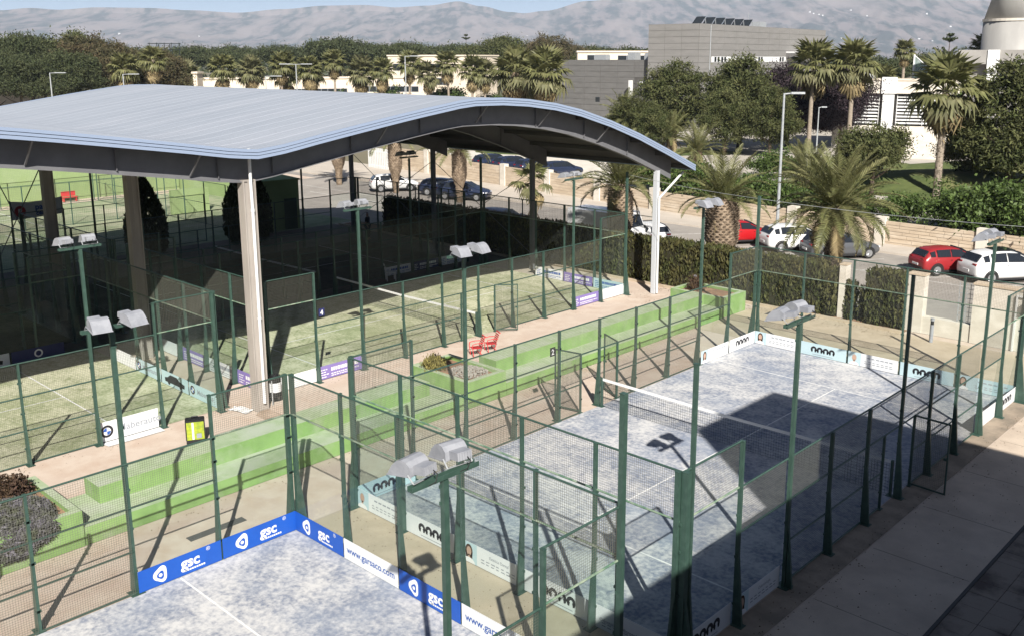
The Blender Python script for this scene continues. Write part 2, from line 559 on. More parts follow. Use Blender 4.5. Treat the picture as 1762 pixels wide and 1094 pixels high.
for i in range(35):
    for j in range(76):
        x, y = 13.125 + 0.6 * i, -44.4 + 0.6 * j
        if i < 8 or y > 1.0:
            continue
        yb.box((x + .006, y + .006, -0.06), (x + .594, y + .594, -0.014))
for i in range(8):
    for j in range(76):
        yb.box((13.131 + 0.6 * i, -44.394 + 0.6 * j, -0.06), (13.719 + 0.6 * i, -43.806 + 0.6 * j, -0.014))
for i in range(8, 35):
    for j in range(43):
        yb.box((13.131 + 0.6 * i, 1.206 + 0.6 * j, -0.06), (13.719 + 0.6 * i, 1.794 + 0.6 * j, -0.014))
for i in range(8):
    for j in range(30, 43):
        yb.box((13.131 + 0.6 * i, 1.206 + 0.6 * j, -0.06), (13.719 + 0.6 * i, 1.794 + 0.6 * j, -0.014))
yo = yb.build('paving_tiles', 'dirty_slab', yard)
yo['kind'] = 'stuff'
struct(MB().box((13.05, -45, -0.1), (13.12, 27.2, -0.002)).build('drain_edge', 'joint_dark'))
rect('court_edge_strip', 10.02, 10.70, -45, 22.0, -0.004, 'strip_concrete')
rect('north_path', -2.95, 10.72, 20.2, 25.5, -0.005, 'beige_concrete')
rect('middle_path', -0.1, 10.0, -1.84, 0.0, -0.004, 'beige_concrete')
rect('west_yard', -75, -36.5, -45, 44, -0.02, 'pale_turf')
rect('west_path', -66, -60, -20, 40, -0.010, 'terracotta')
rect('asphalt_road', -190, 40, 27.2, 41.6, -0.016, 'asphalt')
# joints in the side pavement and drain grates
jb = MB()
for y in range(-8, 22, 3):
    jb.box((10.8, y - 0.012, -0.0055), (13.0, y + 0.012, -0.0025))
struct(jb.build('pavement_joint', 'pave_joint'))

# raised verge, pavement and garden beyond the road
wall_line = [(14.0, 43.3), (3.2, 43.8), (-14.6, 44.4), (-35.0, 46.9), (-62.0, 50.2)]
walk = [(40, 41.6)] + [(-190, 41.6)] + [(-190, 60), (-62, 50.2), (-35, 46.9), (-14.6, 44.4), (3.2, 43.8), (14, 43.3), (40, 42.4)]
mb = MB().prism(walk, -0.2, 0.10)
struct(mb.build('sidewalk', 'sidewalk'))
gard = [(-62, 50.35), (-35, 47.05), (-14.6, 44.55), (3.2, 43.95), (14, 43.45), (40, 42.5), (60, 170), (-120, 170)]
struct(MB().prism(gard, -0.2, 0.9).build('garden_terrace', 'garden_road'))
# lawn banks: gently domed patches of grass
def lawn(cx, cy, rx, ry, h, rz=0.0, z=0.9):
    mb = MB()
    n, k = 30, 6
    vs_ = []
    for j in range(k):
        t = 1 - j / (k - 1) * 0.98
        for i in range(n):
            a = 2 * math.pi * i / n
            w = 1 + 0.10 * math.sin(3 * a + cx) + 0.06 * math.sin(5 * a + cy)
            vs_.append((rx * t * w * math.cos(a), ry * t * w * math.sin(a), h * (1 - t * t) - 0.02))
    fs_ = [(j * n + i, j * n + (i + 1) % n, (j + 1) * n + (i + 1) % n, (j + 1) * n + i) for j in range(k - 1) for i in range(n)]
    fs_.append(tuple((k - 1) * n + i for i in range(n)))
    mb.add(vs_, fs_)
    o = mb.build('lawn', 'lawn', None, (cx, cy, z), rz, True)
    return struct(o)
lawn(-8, 66, 13, 7.5, 1.7, R(20))
lawn(6, 60, 14, 9, 1.5, R(10))
lawn(-24, 76, 8, 5, 0.9, R(35))
lawn(-9, 86, 12, 6, 0.9, R(30))
lawn(-50, 72, 16, 6, 0.3, R(40))

# ---------------------------------------------------------------- road markings: slanted parking bays
HD = Vector((0.59, 0.81, 0)).normalized()
for i in range(-7, 3):
    x = -2.9 + 3.05 * i
    p = Vector((x, 36.2, 0))
    q = p + HD * 4.7
    n = Vector((HD.y, -HD.x, 0)) * 0.06
    sheet('bay_line', [(p - n)[:2], (p + n)[:2], (q + n)[:2], (q - n)[:2]], -0.012, 'road_paint')
for i in range(0, 6):
    rect('lane_dash', -60 + i * 8, -57 + i * 8, 33.9, 34.02, -0.012, 'road_paint')
rect('edge_line', -120, 20, 36.05, 36.15, -0.0115, 'road_paint')

# ---------------------------------------------------------------- court surfaces with painted lines
def court_floor(x0, y0, turf):
    rect('court_surface', x0, x0 + 10, y0, y0 + 20, 0.002, turf)
    w = 0.025
    for yy in (3.05, 16.95):
        rect('court_line', x0 + 0.05, x0 + 9.95, y0 + yy - w, y0 + yy + w, 0.006, 'white_line')
    rect('court_line', x0 + 5 - w, x0 + 5 + w, y0 + 3.05 + w, y0 + 16.95 - w, 0.006, 'white_line')
COURTS = dict(A=(0, 0), B=(0, -21.84), C=(-19, 3), D=(-19, -18.84), E=(-30.5, 3), F=(-30.5, -18.84))
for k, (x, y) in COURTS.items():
    court_floor(x, y, 'blue_turf' if k in 'AB' else 'shade_toned_turf' if k in 'EF' else 'green_turf')

# ---------------------------------------------------------------- mountains
SKY = [(-900, 30), (-400, 24), (-200, 20), (0, 19), (51, 15), (102, 18), (166, 14), (255, 15), (327, 19), (409, 23), (485, 17), (562, 11), (628, 10), (680, 14),
       (735, 11), (789, 4), (827, 12), (878, 22), (901, 24), (937, 20), (1013, 3), (1090, -6), (1180, -14), (1270, 1), (1285, 1), (1400, -22),
       (1560, -30), (1725, 2), (1800, -8), (2300, -10), (2800, 10)]
def sky_el(px):
    for (a, ya), (b, yb) in zip(SKY, SKY[1:]):
        if a <= px <= b:
            t = (px - a) / (b - a)
            t = t * t * (3 - 2 * t)
            return ya + (yb - ya) * t
    return 20
YAW = 0.7501
mb = MB()
NB, NR = 1150, 120
RAD = [4700 + (8400 - 4700) * (j / (NR - 1)) for j in range(NR)]
vs_ = []
for i in range(NB):
    px = -900 + 3700 * i / (NB - 1)
    v_ = (460.1 - sky_el(px)) / 1654.0
    hf = math.cos(0.2137) + v_ * math.sin(0.2137)
    b = math.atan((px - 917.4) / 1654.0 / hf)
    peak = 11.3 + 7000 * (-math.sin(0.2137) + v_ * math.cos(0.2137)) / math.hypot(hf, (px - 917.4) / 1654.0)
    fx, fy = -math.sin(YAW) * math.cos(b) + math.cos(YAW) * math.sin(b), math.cos(YAW) * math.cos(b) + math.sin(YAW) * math.sin(b)
    for j, r in enumerate(RAD):
        x, y = 19.1 + fx * r, -13.8 + fy * r
        t = (r - 4700) / (7000 - 4700)
        la, ra = x * .731 + y * .682, y * .731 - x * .682
        nz = 0.62 * noise.ridged_multi_fractal(Vector((la / 1000.0, ra / 1900.0, 0.3)), 0.85, 2.15, 6, 1.0, 2.0) / 2.2 + 0.38 * noise.ridged_multi_fractal(Vector((la / 300.0, ra / 620.0, 5.3)), 0.8, 2.2, 5, 1.0, 2.0) / 2.2 + 0.16 * noise.noise(Vector((la / 120.0, ra / 330.0, 9.1)))
        nf = noise.fractal(Vector((x / 420.0, y / 420.0, 1.3)), 0.9, 2.0, 5)
        if t <= 1:
            base = 0.22 * t + 0.78 * t ** 1.5
            k = (1 - abs(2 * t - 1) ** 2.2) * (1 - t * 0.75)
            h = peak * (base * (1 - 0.0 * k) + 0.50 * k * (nz - 0.45)) + peak * 0.10 * nf * (1 - t * 0.8) * min(1, 4 * t)
            h = min(h, peak * (0.35 + 0.65 * r / 7000.0))
            if t > 0.93:
                h = max(h, peak * min(1.0, (r + 60) / 7000.0))
        else:
            h = peak * max(0.0, 1 - (t - 1) * 1.3) + peak * 0.0
        vs_.append((x, y, max(h, -2.0) if t > 0.0 else -8.0))
fs_ = []
for i in range(NB - 1):
    for j in range(NR - 1):
        a = i * NR + j
        fs_.append((a, a + NR, a + NR + 1, a + 1))
mb.add(vs_, fs_)
MOUNT = mb.build('mountains', 'mountain', smooth=True)
struct(MOUNT)
# pale houses scattered over the foothills
rnd = random.Random(5)
hm = MB().box((-0.5, -0.5, -0.4), (0.5, 0.5, 1)).xzprism([(-0.56, 1), (0.56, 1), (0, 1.35)], -0.56, 0.56).mesh('house', 'white_paint')
spots = [(200, 5900), (195, 5940), (340, 5800), (365, 6100), (905, 5800), (1310, 6300), (1395, 6120), (1402, 6140), (1411, 6130), (1420, 6110), (1468, 6300), (1530, 5800),
         (1497, 6130), (1502, 6150), (1598, 6200), (1570, 5900), (1640, 5950), (1690, 5700), (1588, 5420), (1604, 5450), (1612, 5430), (1480, 5450), (1455, 5500), (1380, 5550), (1715, 6100), (1255, 5900)]
for n_, (px, r) in enumerate(spots[::2] + spots[7:10]):
    i = int(round((px + 900) / 3700 * (NB - 1)))
    j = min(range(NR), key=lambda q: abs(RAD[q] - r))
    p = vs_[i * NR + j]
    o = put('house', hm, None, (p[0], p[1], p[2] - 1), rnd.uniform(0, 3), None, (rnd.uniform(7, 11), rnd.uniform(6, 10), rnd.uniform(3.5, 5.5)))
    tag(o, 'tiny white house scattered on the hazy mountainside', 'house', 'white houses scattered on the mountainside')

# ---------------------------------------------------------------- haze
hz = MB().box((-21000, -9000, -1.3), (12500, 21000, 700))
me = hz.mesh('haze')
hm_ = bpy.data.materials.new('haze_air')
hm_.use_nodes = True
N_, L_ = hm_.node_tree.nodes, hm_.node_tree.links
N_.clear()
ov = N_.new('ShaderNodeOutputMaterial')
pv = N_.new('ShaderNodeVolumePrincipled')
pv.inputs['Color'].default_value = (0.66, 0.80, 1.0, 1)
pv.inputs['Density'].default_value = 0.000072
pv.inputs['Anisotropy'].default_value = -0.2
L_.new(pv.outputs[0], ov.inputs['Volume'])
me.materials.append(hm_)
hz_o = put('haze', me)
struct(hz_o, 'stuff')

# ---------------------------------------------------------------- the club building the view is taken from (throws the big shadow)
bt = thing('club_building', 'pale club building with a taller stair block, beside the paved yard', 'building', (18.8, 0, 0))
MB().box((0, -45, -0.02), (14, 3.62, 9.9)).build('wall', 'building_wall', bt)
MB().box((-0.003, -45, 9.9), (0.25, 3.62, 10.3)).build('parapet', 'white_paint', bt)
tw = MB().box((-0.004, -1.17, 9.901), (14.003, 3.623, 14.4)).build('stair_block', 'building_wall', bt)
for y in (-36, -30, -24, -18, -12, -6):
    for z in (1.2, 5.0):
        w_ = MB().box((-0.05, y, z), (-0.002, y + 2.6, z + 1.9)).build('window', 'white_paint', bt)
        MB().box((-0.06, y + 0.1, z + 0.1), (-0.051, y + 2.5, z + 1.8)).build('pane', 'dark_glass', w_)
MB().box((-0.05, 0.2, 0), (-0.006, 1.4, 2.3)).build('door', 'green_steel', bt)
# ---------------------------------------------------------------- padel court cages
_wm = {}
def wire_mesh(w, h, pitch=0.05, t=0.0039, m='wire'):
    k = (round(w, 3), round(h, 3), pitch, m)
    if k in _wm:
        return _wm[k]
    mb = MB()
    n = max(1, round(w / pitch))
    for i in range(n + 1):
        x = -w / 2 + w * i / n
        mb.bar((x, 0.0, 0), (x, 0.0, h), t, t, caps=False)
    n = max(1, round(h / pitch))
    for i in range(n + 1):
        z = h * i / n
        mb.bar((-w / 2, -t, z), (w / 2, -t, z), t, t, caps=False)
    _wm[k] = mb.mesh('mesh_panel', m)
    return _wm[k]

_pm = {}
def post_mesh(h, w=0.06, d=0.085, gus=0.14, m='green_steel'):
    k = (h, w, d, gus, m)
    if k in _pm:
        return _pm[k]
    mb = MB()
    mb.box((-w / 2, -d - 0.012, 0.012), (w / 2, -0.012, h))
    mb.box((-w / 2 - 0.006, -d - 0.018, h), (w / 2 + 0.006, -0.006, h + 0.012))
    if gus:
        y0 = -d - 0.012
        mb.add([(-0.03, y0, 0.012), (0.03, y0, 0.012), (0.03, y0 - gus, 0.012), (-0.03, y0 - gus, 0.012), (-0.03, y0, 1.5), (0.03, y0, 1.5), (0.03, y0 - 0.004, 1.5), (-0.03, y0 - 0.004, 1.5)],
               [(0, 1, 2, 3), (3, 2, 6, 7), (0, 3, 7, 4), (2, 1, 5, 6), (4, 7, 6, 5)])
    mb.box((-w / 2 - 0.07, -d - 0.05 - gus, 0), (w / 2 + 0.07, 0.0, 0.012))
    for z in (0.45, 1.5, 2.4, 2.95):
        if z < h - 0.05:
            mb.box((-w / 2 - 0.03, -0.05, z), (w / 2 + 0.03, -0.012, z + 0.05))
    _pm[k] = mb.mesh('post', m)
    return _pm[k]

_gm = {}
def glass_mesh(w, h):
    k = (w, h)
    if k not in _gm:
        _gm[k] = MB().box((-w / 2, -0.006, 0.02), (w / 2, 0.006, h)).mesh('glass_pane', 'court_glass')
    return _gm[k]

_rm = {}
def rail_mesh(L, m, r=0.022):
    k = (round(L, 3), m, r)
    if k not in _rm:
        _rm[k] = MB().tube((-L / 2, -0.03, 0), (L / 2, -0.03, 0), r, n=6).mesh('rail', m)
    return _rm[k]

def gate_leaf(m='green_steel'):
    """door leaf hinged at its local origin, running along +x"""
    mb = MB()
    for a, b in (((0, 0, 0.05), (0, 0, 2.0)), ((0.95, 0, 0.05), (0.95, 0, 2.0)), ((-0.02, 0, 2.0), (0.97, 0, 2.0)), ((-0.02, 0, 0.05), (0.97, 0, 0.05))):
        mb.bar(a, b, 0.045, 0.035)
    mb.box((0.86, -0.05, 1.0), (0.93, 0.05, 1.06))
    return mb.mesh('gate', m)
_leaf = {}

def cage(key, label, skip=(), ext=(), leaves=None, near=True, far=True, lit_only=None):
    x0, y0 = COURTS[key]
    root = thing('court_cage', label, 'court cage', (x0, y0, 0), 0, 'glass and mesh padel court cages')
    m = 'green_steel'
    sides = {'L': (0.0, R(-90)), 'R': (10.0, R(90))}
    for s, (x, rz) in sides.items():
        for y in range(0, 21, 2):
            if (s, y) in skip:
                continue
            h = 6.0 if (s, y) in ext else (4.0 if y in (0, 2, 18, 20) else 3.0)
            big = y in (0, 20)
            yy = {0: 0.05, 20: 19.95}.get(y, y)
            if key == 'A' and (s, y) == ('R', 0):
                put('post', post_mesh(4.0, 0.13, 0.13, 0.24, m), root, (x, 0.02, 0), rz)
                yy = 0.24
                big = False
            put('post', post_mesh(h, 0.10 if big else 0.06, 0.10 if big else 0.085, 0.22 if big else 0.14, m), root, (x, yy, 0), rz)
        for y, hh in ((1, 3.0), (3, 2.0), (17, 2.0), (19, 3.0)):
            put('glass_pane', glass_mesh(1.96, hh), root, (x, y, 0), rz)
        for y in (1, 19):
            put('mesh_panel', wire_mesh(1.9, 0.96), root, (x, y, 3.02), rz)
        for y in (3, 17):
            put('mesh_panel', wire_mesh(1.9, 0.96), root, (x, y, 2.02), rz)
        for y in (5, 7, 13, 15):
            put('mesh_panel', wire_mesh(1.9, 2.94), root, (x, y, 0.03), rz)
        for y in (8.52, 11.48):
            put('mesh_panel', wire_mesh(0.98, 2.94), root, (x, y, 0.03), rz)
        for y in (9.52, 10.48):
            put('mesh_panel', wire_mesh(0.9, 0.94), root, (x, y, 2.04), rz)
        for y in (9.04, 10.96):
            put('gate_post', post_mesh(2.0, 0.05, 0.06, 0, m), root, (x, y, 0), rz)
        for z, L, yc, mm in ((3.0, 16, 10, m), (4.0, 2, 1, m), (4.0, 2, 19, m), (3.02, 2, 1, 'rail_light'), (3.02, 2, 19, 'rail_light'), (2.0, 16, 10, m),
                             (1.0, 5, 6.5, m), (1.0, 5, 13.5, m), (0.03, 5, 6.5, m), (0.03, 5, 13.5, m)):
            put('rail', rail_mesh(L, mm), root, (x, yc, z), rz)
        if leaves:
            for (ss, y, ang) in leaves:
                if ss == s:
                    if 'leaf' not in _leaf:
                        _leaf['leaf'] = gate_leaf()
                    gt = put('gate', _leaf['leaf'], root, (x + (-0.06 if s == 'L' else 0.06), y, 0.02), ang)
                    put('mesh_panel', wire_mesh(0.9, 1.9), gt, (0.475, 0, 0.07))
    for e, (y, rz) in {'N': (0.0, 0.0), 'F': (20.0, math.pi)}.items():
        for x in (2, 4, 6, 8):
            put('post', post_mesh(4.0, 0.06, 0.085, 0.14, m), root, (x, y, 0), rz)
        for x, lab in ((0.05, 0), (9.95, 1)):
            put('post', post_mesh(4.0, 0.095, 0.10, 0.20, m), root, (x, y, 0), rz)
        for i in range(5):
            put('glass_pane', glass_mesh(1.96, 3.0), root, (1 + 2 * i, y, 0), rz)
            put('mesh_panel', wire_mesh(1.9, 0.96), root, (1 + 2 * i, y, 3.02), rz)
        put('rail', rail_mesh(10, m), root, (5, y, 4.0), rz)
        put('rail', rail_mesh(10, 'rail_light'), root, (5, y, 3.02), rz)
    return root

out_L, out_R = math.pi, 0.0
cage('A', 'padel court cage around the blue turf court crossed by the building shadow', skip={('L', 4), ('L', 16), ('R', 4), ('R', 16)},
     ext={('R', 0), ('R', 20), ('L', 20), ('R', 10)}, leaves=[('L', 9.04, R(190)), ('L', 10.96, R(155)), ('R', 10.96, R(-4))])
cage('B', 'padel court cage with blue gsc banners in the bottom left foreground', skip={('L', 16), ('R', 16)}, ext={('R', 20)})
cage('C', 'padel court cage around the sunlit green court under the right vault of the roof', skip={('R', 4), ('R', 16)}, ext={('R', 20), ('L', 20)},
     leaves=[('R', 10.96, R(48))])
cage('D', 'padel court cage with the Maberauto banner at the left under the roof', skip={('R', 16), ('R', 12)}, ext=set())
cage('E', 'shaded padel court cage behind the green court, under the right vault', skip={('R', 16)})
cage('F', 'shaded padel court cage at the far left under the roof, behind the Maberauto court')

# ---------------------------------------------------------------- nets
nmesh = MB()
for i in range(121):
    x = 0.15 + 9.7 * i / 120
    nmesh.bar((x, 0, 0.03), (x, 0, 0.88 + 0.04 * abs(x - 5) / 5), 0.005, 0.005, caps=False)
for i in range(11):
    z0_, z1_ = 0.03 + i * 0.085, 0.03 + i * 0.085 + 0.004 * i
    for a, b, za, zb in ((0.15, 5, z1_, z0_), (5, 9.85, z0_, z1_)):
        nmesh.bar((a, -0.004, za), (b, -0.004, zb), 0.005, 0.005, caps=False)
nmesh = nmesh.mesh('net_mesh', 'net_black')
nb = MB()
nb.bar((0.12, 0, 0.95), (5, 0, 0.90), 0.016, 0.09, caps=False).bar((5, 0, 0.90), (9.88, 0, 0.95), 0.016, 0.09, caps=False)
nb = nb.mesh('top_band', 'net_white')
npst = MB().cbox((0, 0, 0.5), (0.06, 0.08, 1.0)).cbox((0, 0, 0.006), (0.18, 0.2, 0.012)).tube((0, 0.05, 0.7), (0, 0.11, 0.7), 0.02).mesh('post', 'green_steel')
nlab = dict(A='padel net with white top band crossing the half shaded blue court', B='padel net across the foreground blue court with gsc banners',
            C='padel net with white band half in sun under the right vault', D='padel net across the Maberauto court at far left',
            E='padel net deep in shade under the right vault', F='padel net deep in shade under the left vault')
for k, (x, y) in COURTS.items():
    if k in 'BDF':
        continue
    t = thing('padel_net', nlab[k], 'net', (x, y + 10, 0), 0, 'padel nets')
    nm_ = put('net_mesh', nmesh, t)
    put('top_band', nb, t)
    put('post', npst, t, (0.08, 0, 0))
    put('post', npst, t, (9.92, 0, 0))

# ---------------------------------------------------------------- floodlight poles
prof = [(-0.02, -0.07), (-0.02, 0.10), (0.06, 0.19), (0.17, 0.225), (0.30, 0.20), (0.42, 0.11), (0.53, -0.02), (0.56, -0.075)]
vis = MB().xzprism(prof, -0.25, 0.25)
vis.box((-0.29, -0.16, -0.05), (-0.021, 0.16, 0.11))
for y in (-0.12, -0.06, 0.0, 0.06, 0.12):
    vis.box((-0.305, y - 0.008, -0.04), (-0.29, y + 0.008, 0.10))
vis.box((-0.04, -0.265, -0.08), (0.57, -0.25, -0.055)).box((-0.04, 0.25, -0.08), (0.57, 0.265, -0.055))
vis_m = vis.mesh('floodlight', 'lamp_grey')
lens_m = MB().box((0.0, -0.235, -0.085), (0.54, 0.235, -0.0755)).mesh('lens', 'lamp_glass')
brk = MB().bar((0.02, -0.28, -0.02), (-0.10, -0.28, -0.18), 0.03, 0.008).bar((0.02, 0.28, -0.02), (-0.10, 0.28, -0.18), 0.03, 0.008).bar((-0.10, -0.284, -0.18), (-0.10, 0.284, -0.18), 0.03, 0.008)
brk_m = brk.mesh('bracket', 'galvanised')
cab = MB().path([(-0.30, -0.05, 0.0), (-0.42, -0.02, -0.05), (-0.45, 0.08, -0.16), (-0.36, 0.18, -0.21)], [0.009] * 4, 5).mesh('cable', 'cable_black')
pol = MB().box((-0.045, -0.04, 0.012), (0.045, 0.04, 5.98)).box((-0.15, -0.15, 0), (0.15, 0.15, 0.012))
pol.add([(-0.03, -0.05, 0.01), (0.03, -0.05, 0.01), (0.03, -0.2, 0.01), (-0.03, -0.2, 0.01), (-0.03, -0.05, 1.4), (0.03, -0.05, 1.4)], [(3, 2, 5, 4), (0, 3, 4), (2, 1, 5)])
for z in (0.5, 1.5, 2.4, 2.95, 5.6, 5.85):
    pol.box((-0.06, 0.025, z), (0.06, 0.05, z + 0.05))
pol_m = pol.mesh('pole', 'green_steel')
cross_m = MB().box((-0.05, -0.60, 0), (0.05, 0.60, 0.01)).box((-0.05, -0.60, 0.01), (-0.042, 0.60, 0.07)).box((0.042, -0.60, 0.01), (0.05, 0.60, 0.07)).mesh('crossbar', 'green_steel')
def flood(label, x, y, aim, h=6.0, skew=0.0):
    t = thing('floodlight_pole', label, 'floodlight pole', (x, y, 0), aim, 'twin floodlight poles on the court sides')
    # local +x is the aim
    put('pole', pol_m, t, (-0.085, 0, 0), R(-90), None, (1, 1, h / 6.0))
    put('crossbar', cross_m, t, (-0.085, 0, h))
    for s in (-1, 1):
        f_ = put('floodlight', vis_m, t, (0.04, s * 0.33, h + 0.20), None, (0, R(8 + 4 * s * skew), R(7 * s)), 0.74)
        put('lens', lens_m, f_)
        put('bracket', brk_m, f_)
        put('cable', cab, f_)
    return t
flood('twin floodlight pole left of the blue court beside the hedge end planter', 0, 16, 0)
flood('twin floodlight pole beside the red chairs on the near left of the blue court', 0, 4, 0)
flood('twin floodlight pole right of the blue court in front of the white SUV', 10, 16, math.pi, skew=1)
flood('twin floodlight pole rising from the shaded right side of the blue court', 10, 4, math.pi, skew=1)
flood('nearest twin floodlight pole with trailing cables, in front of the gsc banner', 10, -5.84, math.pi, 5.85)
flood('twin floodlight pole in front of the Maberauto banner, left of the stair path', 0, -5.84, 0, 5.95)
flood('twin floodlight pole touching the left end of the long Maberauto banner', -9, -2.84, math.pi, 6.0)
flood('twin floodlight pole near the left end of the green court under the vault edge', -9, 7, math.pi, 6.0)
flood('twin floodlight pole at the far end of the green court before the white van', -9, 19, math.pi, 6.0)
flood('dark floodlight pole between the two shaded courts in front of the pineapple palms', -20.5, 19, math.pi, 6.2)
flood('dark floodlight pole at the back of the shaded court, farthest of the lamp pairs', -30.5, 19, 0, 6.2)
flood('dark floodlight pole beside the shaded cypress at the left', -30.5, 6.5, 0, 6.2)
# wires strung between the tall corner poles
cb = MB()
def sag(a, b, d, n=10):
    a, b = Vector(a), Vector(b)
    pts = [a.lerp(b, i / n) - Vector((0, 0, d * 4 * (i / n) * (1 - i / n))) for i in range(n + 1)]
    cb.path(pts, [0.008] * (n + 1), 4)
sag((-0.06, 20, 5.9), (10.06, 20, 5.95), 0.10)
tag(cb.build('cable', 'galvanised'), 'thin steel wire above the far end of the blue court, before the feather palm', 'cable')
cb = MB()
sag((-9.0, 23.0, 5.9), (-0.06, 20.0, 5.9), 0.08)
tag(cb.build('cable', 'galvanised'), 'thin steel wire from the green court corner pole to the blue court corner pole', 'cable')

# ---------------------------------------------------------------- banners
def disc(mb, cx, cz, rx, rz_, y, n=20, a0=0, a1=360):
    pts = [(cx + rx * math.cos(R(a0 + (a1 - a0) * i / n)), y, cz + rz_ * math.sin(R(a0 + (a1 - a0) * i / n))) for i in range(n if a1 - a0 == 360 else n + 1)]
    if a1 - a0 != 360:
        pts.append((cx, y, cz))
    mb.add(pts, [tuple(range(len(pts)))])
def ring(mb, cx, cz, r0, r1, y, n=22, a0=0, a1=360):
    o = [(math.cos(R(a0 + (a1 - a0) * i / n)), math.sin(R(a0 + (a1 - a0) * i / n))) for i in range(n + 1)]
    mb.add([(cx + r0 * c, y, cz + r0 * s) for c, s in o] + [(cx + r1 * c, y, cz + r1 * s) for c, s in o], [(i, n + 1 + i, n + 2 + i, i + 1) for i in range(n)])

_bm = {}
def banner(label, c, rz, w=1.92, h=0.5, m='white_banner', kind=None, arg=None, z=0.02):
    k = (w, h, m)
    if k not in _bm:
        _bm[k] = MB().box((-w / 2, -0.004, 0), (w / 2, 0.004, h)).mesh('advert_banner', m)
    o = put('advert_banner', _bm[k], None, (c[0], c[1], z), rz)
    tag(o, label, 'banner', 'advertising banners along the court glass')
    Y = -0.0065
    def text(s, size, mm, x, zz, bold=0.0, align='CENTER'):
        return put('lettering', text_mesh(s, size, mm, bold, align), o, (x, Y, zz), None, (R(90), 0, 0))
    def flat(name, mb, mm):
        return mb.build(name, mm, o)
    if kind == 'gsc':
        lg = MB()
        cx, cz = -0.50, h * 0.50
        pts = []
        for i in range(30):
            a = 2 * math.pi * i / 30
            r = 0.165 * (1 + 0.13 * math.cos(3 * (a - R(0))))
            pts.append((cx + 0.02 - r * math.cos(a) * 0.95, cz + r * math.sin(a) * 1.12))
        pin = [(cx + 0.01 + (x - cx) * 0.52, cz - 0.02 + (zz - cz) * 0.52) for x, zz in pts]
        lg.add([(x, Y, zz) for x, zz in pts] + [(x, Y, zz) for x, zz in pin], [(i, (i + 1) % 30, 30 + (i + 1) % 30, 30 + i) for i in range(30)])
        disc(lg, cx + 0.015, cz - 0.02, 0.042, 0.042, Y)
        flat('logo', lg, 'white_print')
        text('gsc', 0.36, 'white_print', 0.22, h * 0.34, 0.011)
        text('\u00ae', 0.13, 'white_print', 0.66, h * 0.76)
        sm = MB()
        for i in range(9):
            sm.add([(0.08 + i * 0.055, Y, h * 0.15), (0.122 + i * 0.055, Y, h * 0.15), (0.122 + i * 0.055, Y, h * 0.235), (0.08 + i * 0.055, Y, h * 0.235)], [(0, 1, 2, 3)])
        flat('small_print', sm, 'white_print')
    elif kind == 'text':
        s, size, mm = arg
        text(s, size, mm, 0, h * 0.36, 0.0035)
    elif kind == 'arches':
        lg = MB()
        for i in range(4):
            cx = -0.375 + i * 0.25
            ring(lg, cx, h * 0.52, 0.045, 0.125, Y, 18, -30, 210)
            lg.add([(cx - 0.125, Y, h * 0.50), (cx - 0.03, Y, h * 0.50), (cx - 0.05, Y, h * 0.30), (cx - 0.10, Y, h * 0.33)], [(0, 1, 2, 3)])
            lg.add([(cx + 0.03, Y, h * 0.50), (cx + 0.125, Y, h * 0.50), (cx + 0.10, Y, h * 0.33), (cx + 0.05, Y, h * 0.30)], [(0, 1, 2, 3)])
            if i < 3:
                lg.add([(cx + 0.11, Y + 0.001, h * 0.54), (cx + 0.14, Y + 0.001, h * 0.54), (cx + 0.14, Y + 0.001, h * 0.44), (cx + 0.11, Y + 0.001, h * 0.44)], [(0, 1, 2, 3)])
        flat('logo', lg, 'black_print')
        ln = MB()
        ln.add([(-0.42, Y, h * 0.12), (0.42, Y, h * 0.12), (0.42, Y, h * 0.155), (-0.42, Y, h * 0.155)], [(0, 1, 2, 3)])
        flat('small_print', ln, 'grey_print')
    elif kind == 'portrait':
        hair, head = arg[0], arg[1] if len(arg) > 1 else None
        px = -w / 2 + 0.24
        b_ = MB()
        b_.add([(-w / 2, Y + 0.002, 0), (-w / 2 + 0.5, Y + 0.002, 0), (-w / 2 + 0.5, Y + 0.002, h), (-w / 2, Y + 0.002, h)], [(0, 1, 2, 3)])
        flat('backdrop', b_, 'sky_banner')
        b_ = MB()
        disc(b_, px, h * 0.58, 0.12 if hair == 'hair_brown' else 0.095, 0.165 if hair == 'hair_brown' else 0.13, Y + 0.001)
        if hair == 'hair_brown':
            b_.add([(px - 0.12, Y + 0.001, h * 0.55), (px - 0.10, Y + 0.001, 0.06), (px + 0.10, Y + 0.001, 0.06), (px + 0.12, Y + 0.001, h * 0.55)], [(0, 1, 2, 3)])
        flat('hair', b_, hair)
        b_ = MB()
        disc(b_, px, h * 0.56, 0.078, 0.115, Y)
        b_.add([(px - 0.035, Y, 0.2), (px - 0.035, Y, 0.1), (px + 0.035, Y, 0.1), (px + 0.035, Y, 0.2)], [(0, 1, 2, 3)])
        flat('face', b_, 'skin_print')
        b_ = MB()
        disc(b_, px, 0.0, 0.2, 0.13, Y - 0.001, 14, 0, 180)
        flat('clothing', b_, 'white_print' if hair != 'hair_black' else 'black_print')
        ln = MB()
        rr = random.Random(len(label))
        if head:
            text(head, 0.10, 'grey_print', 0.25, h * 0.62, 0.001)
        else:
            for x in range(6):
                x0 = -0.22 + x * 0.17
                ln.add([(x0, Y, h * 0.68), (x0 + rr.uniform(0.10, 0.15), Y, h * 0.68), (x0 + rr.uniform(0.10, 0.15), Y, h * 0.76), (x0, Y, h * 0.76)], [(0, 1, 2, 3)])
        for zz in (0.40, 0.26):
            for x in range(7):
                x0 = -0.32 + x * 0.16
                ln.add([(x0, Y, h * zz), (x0 + rr.uniform(0.07, 0.14), Y, h * zz), (x0 + rr.uniform(0.07, 0.13), Y, h * (zz + 0.05)), (x0, Y, h * (zz + 0.05))], [(0, 1, 2, 3)])
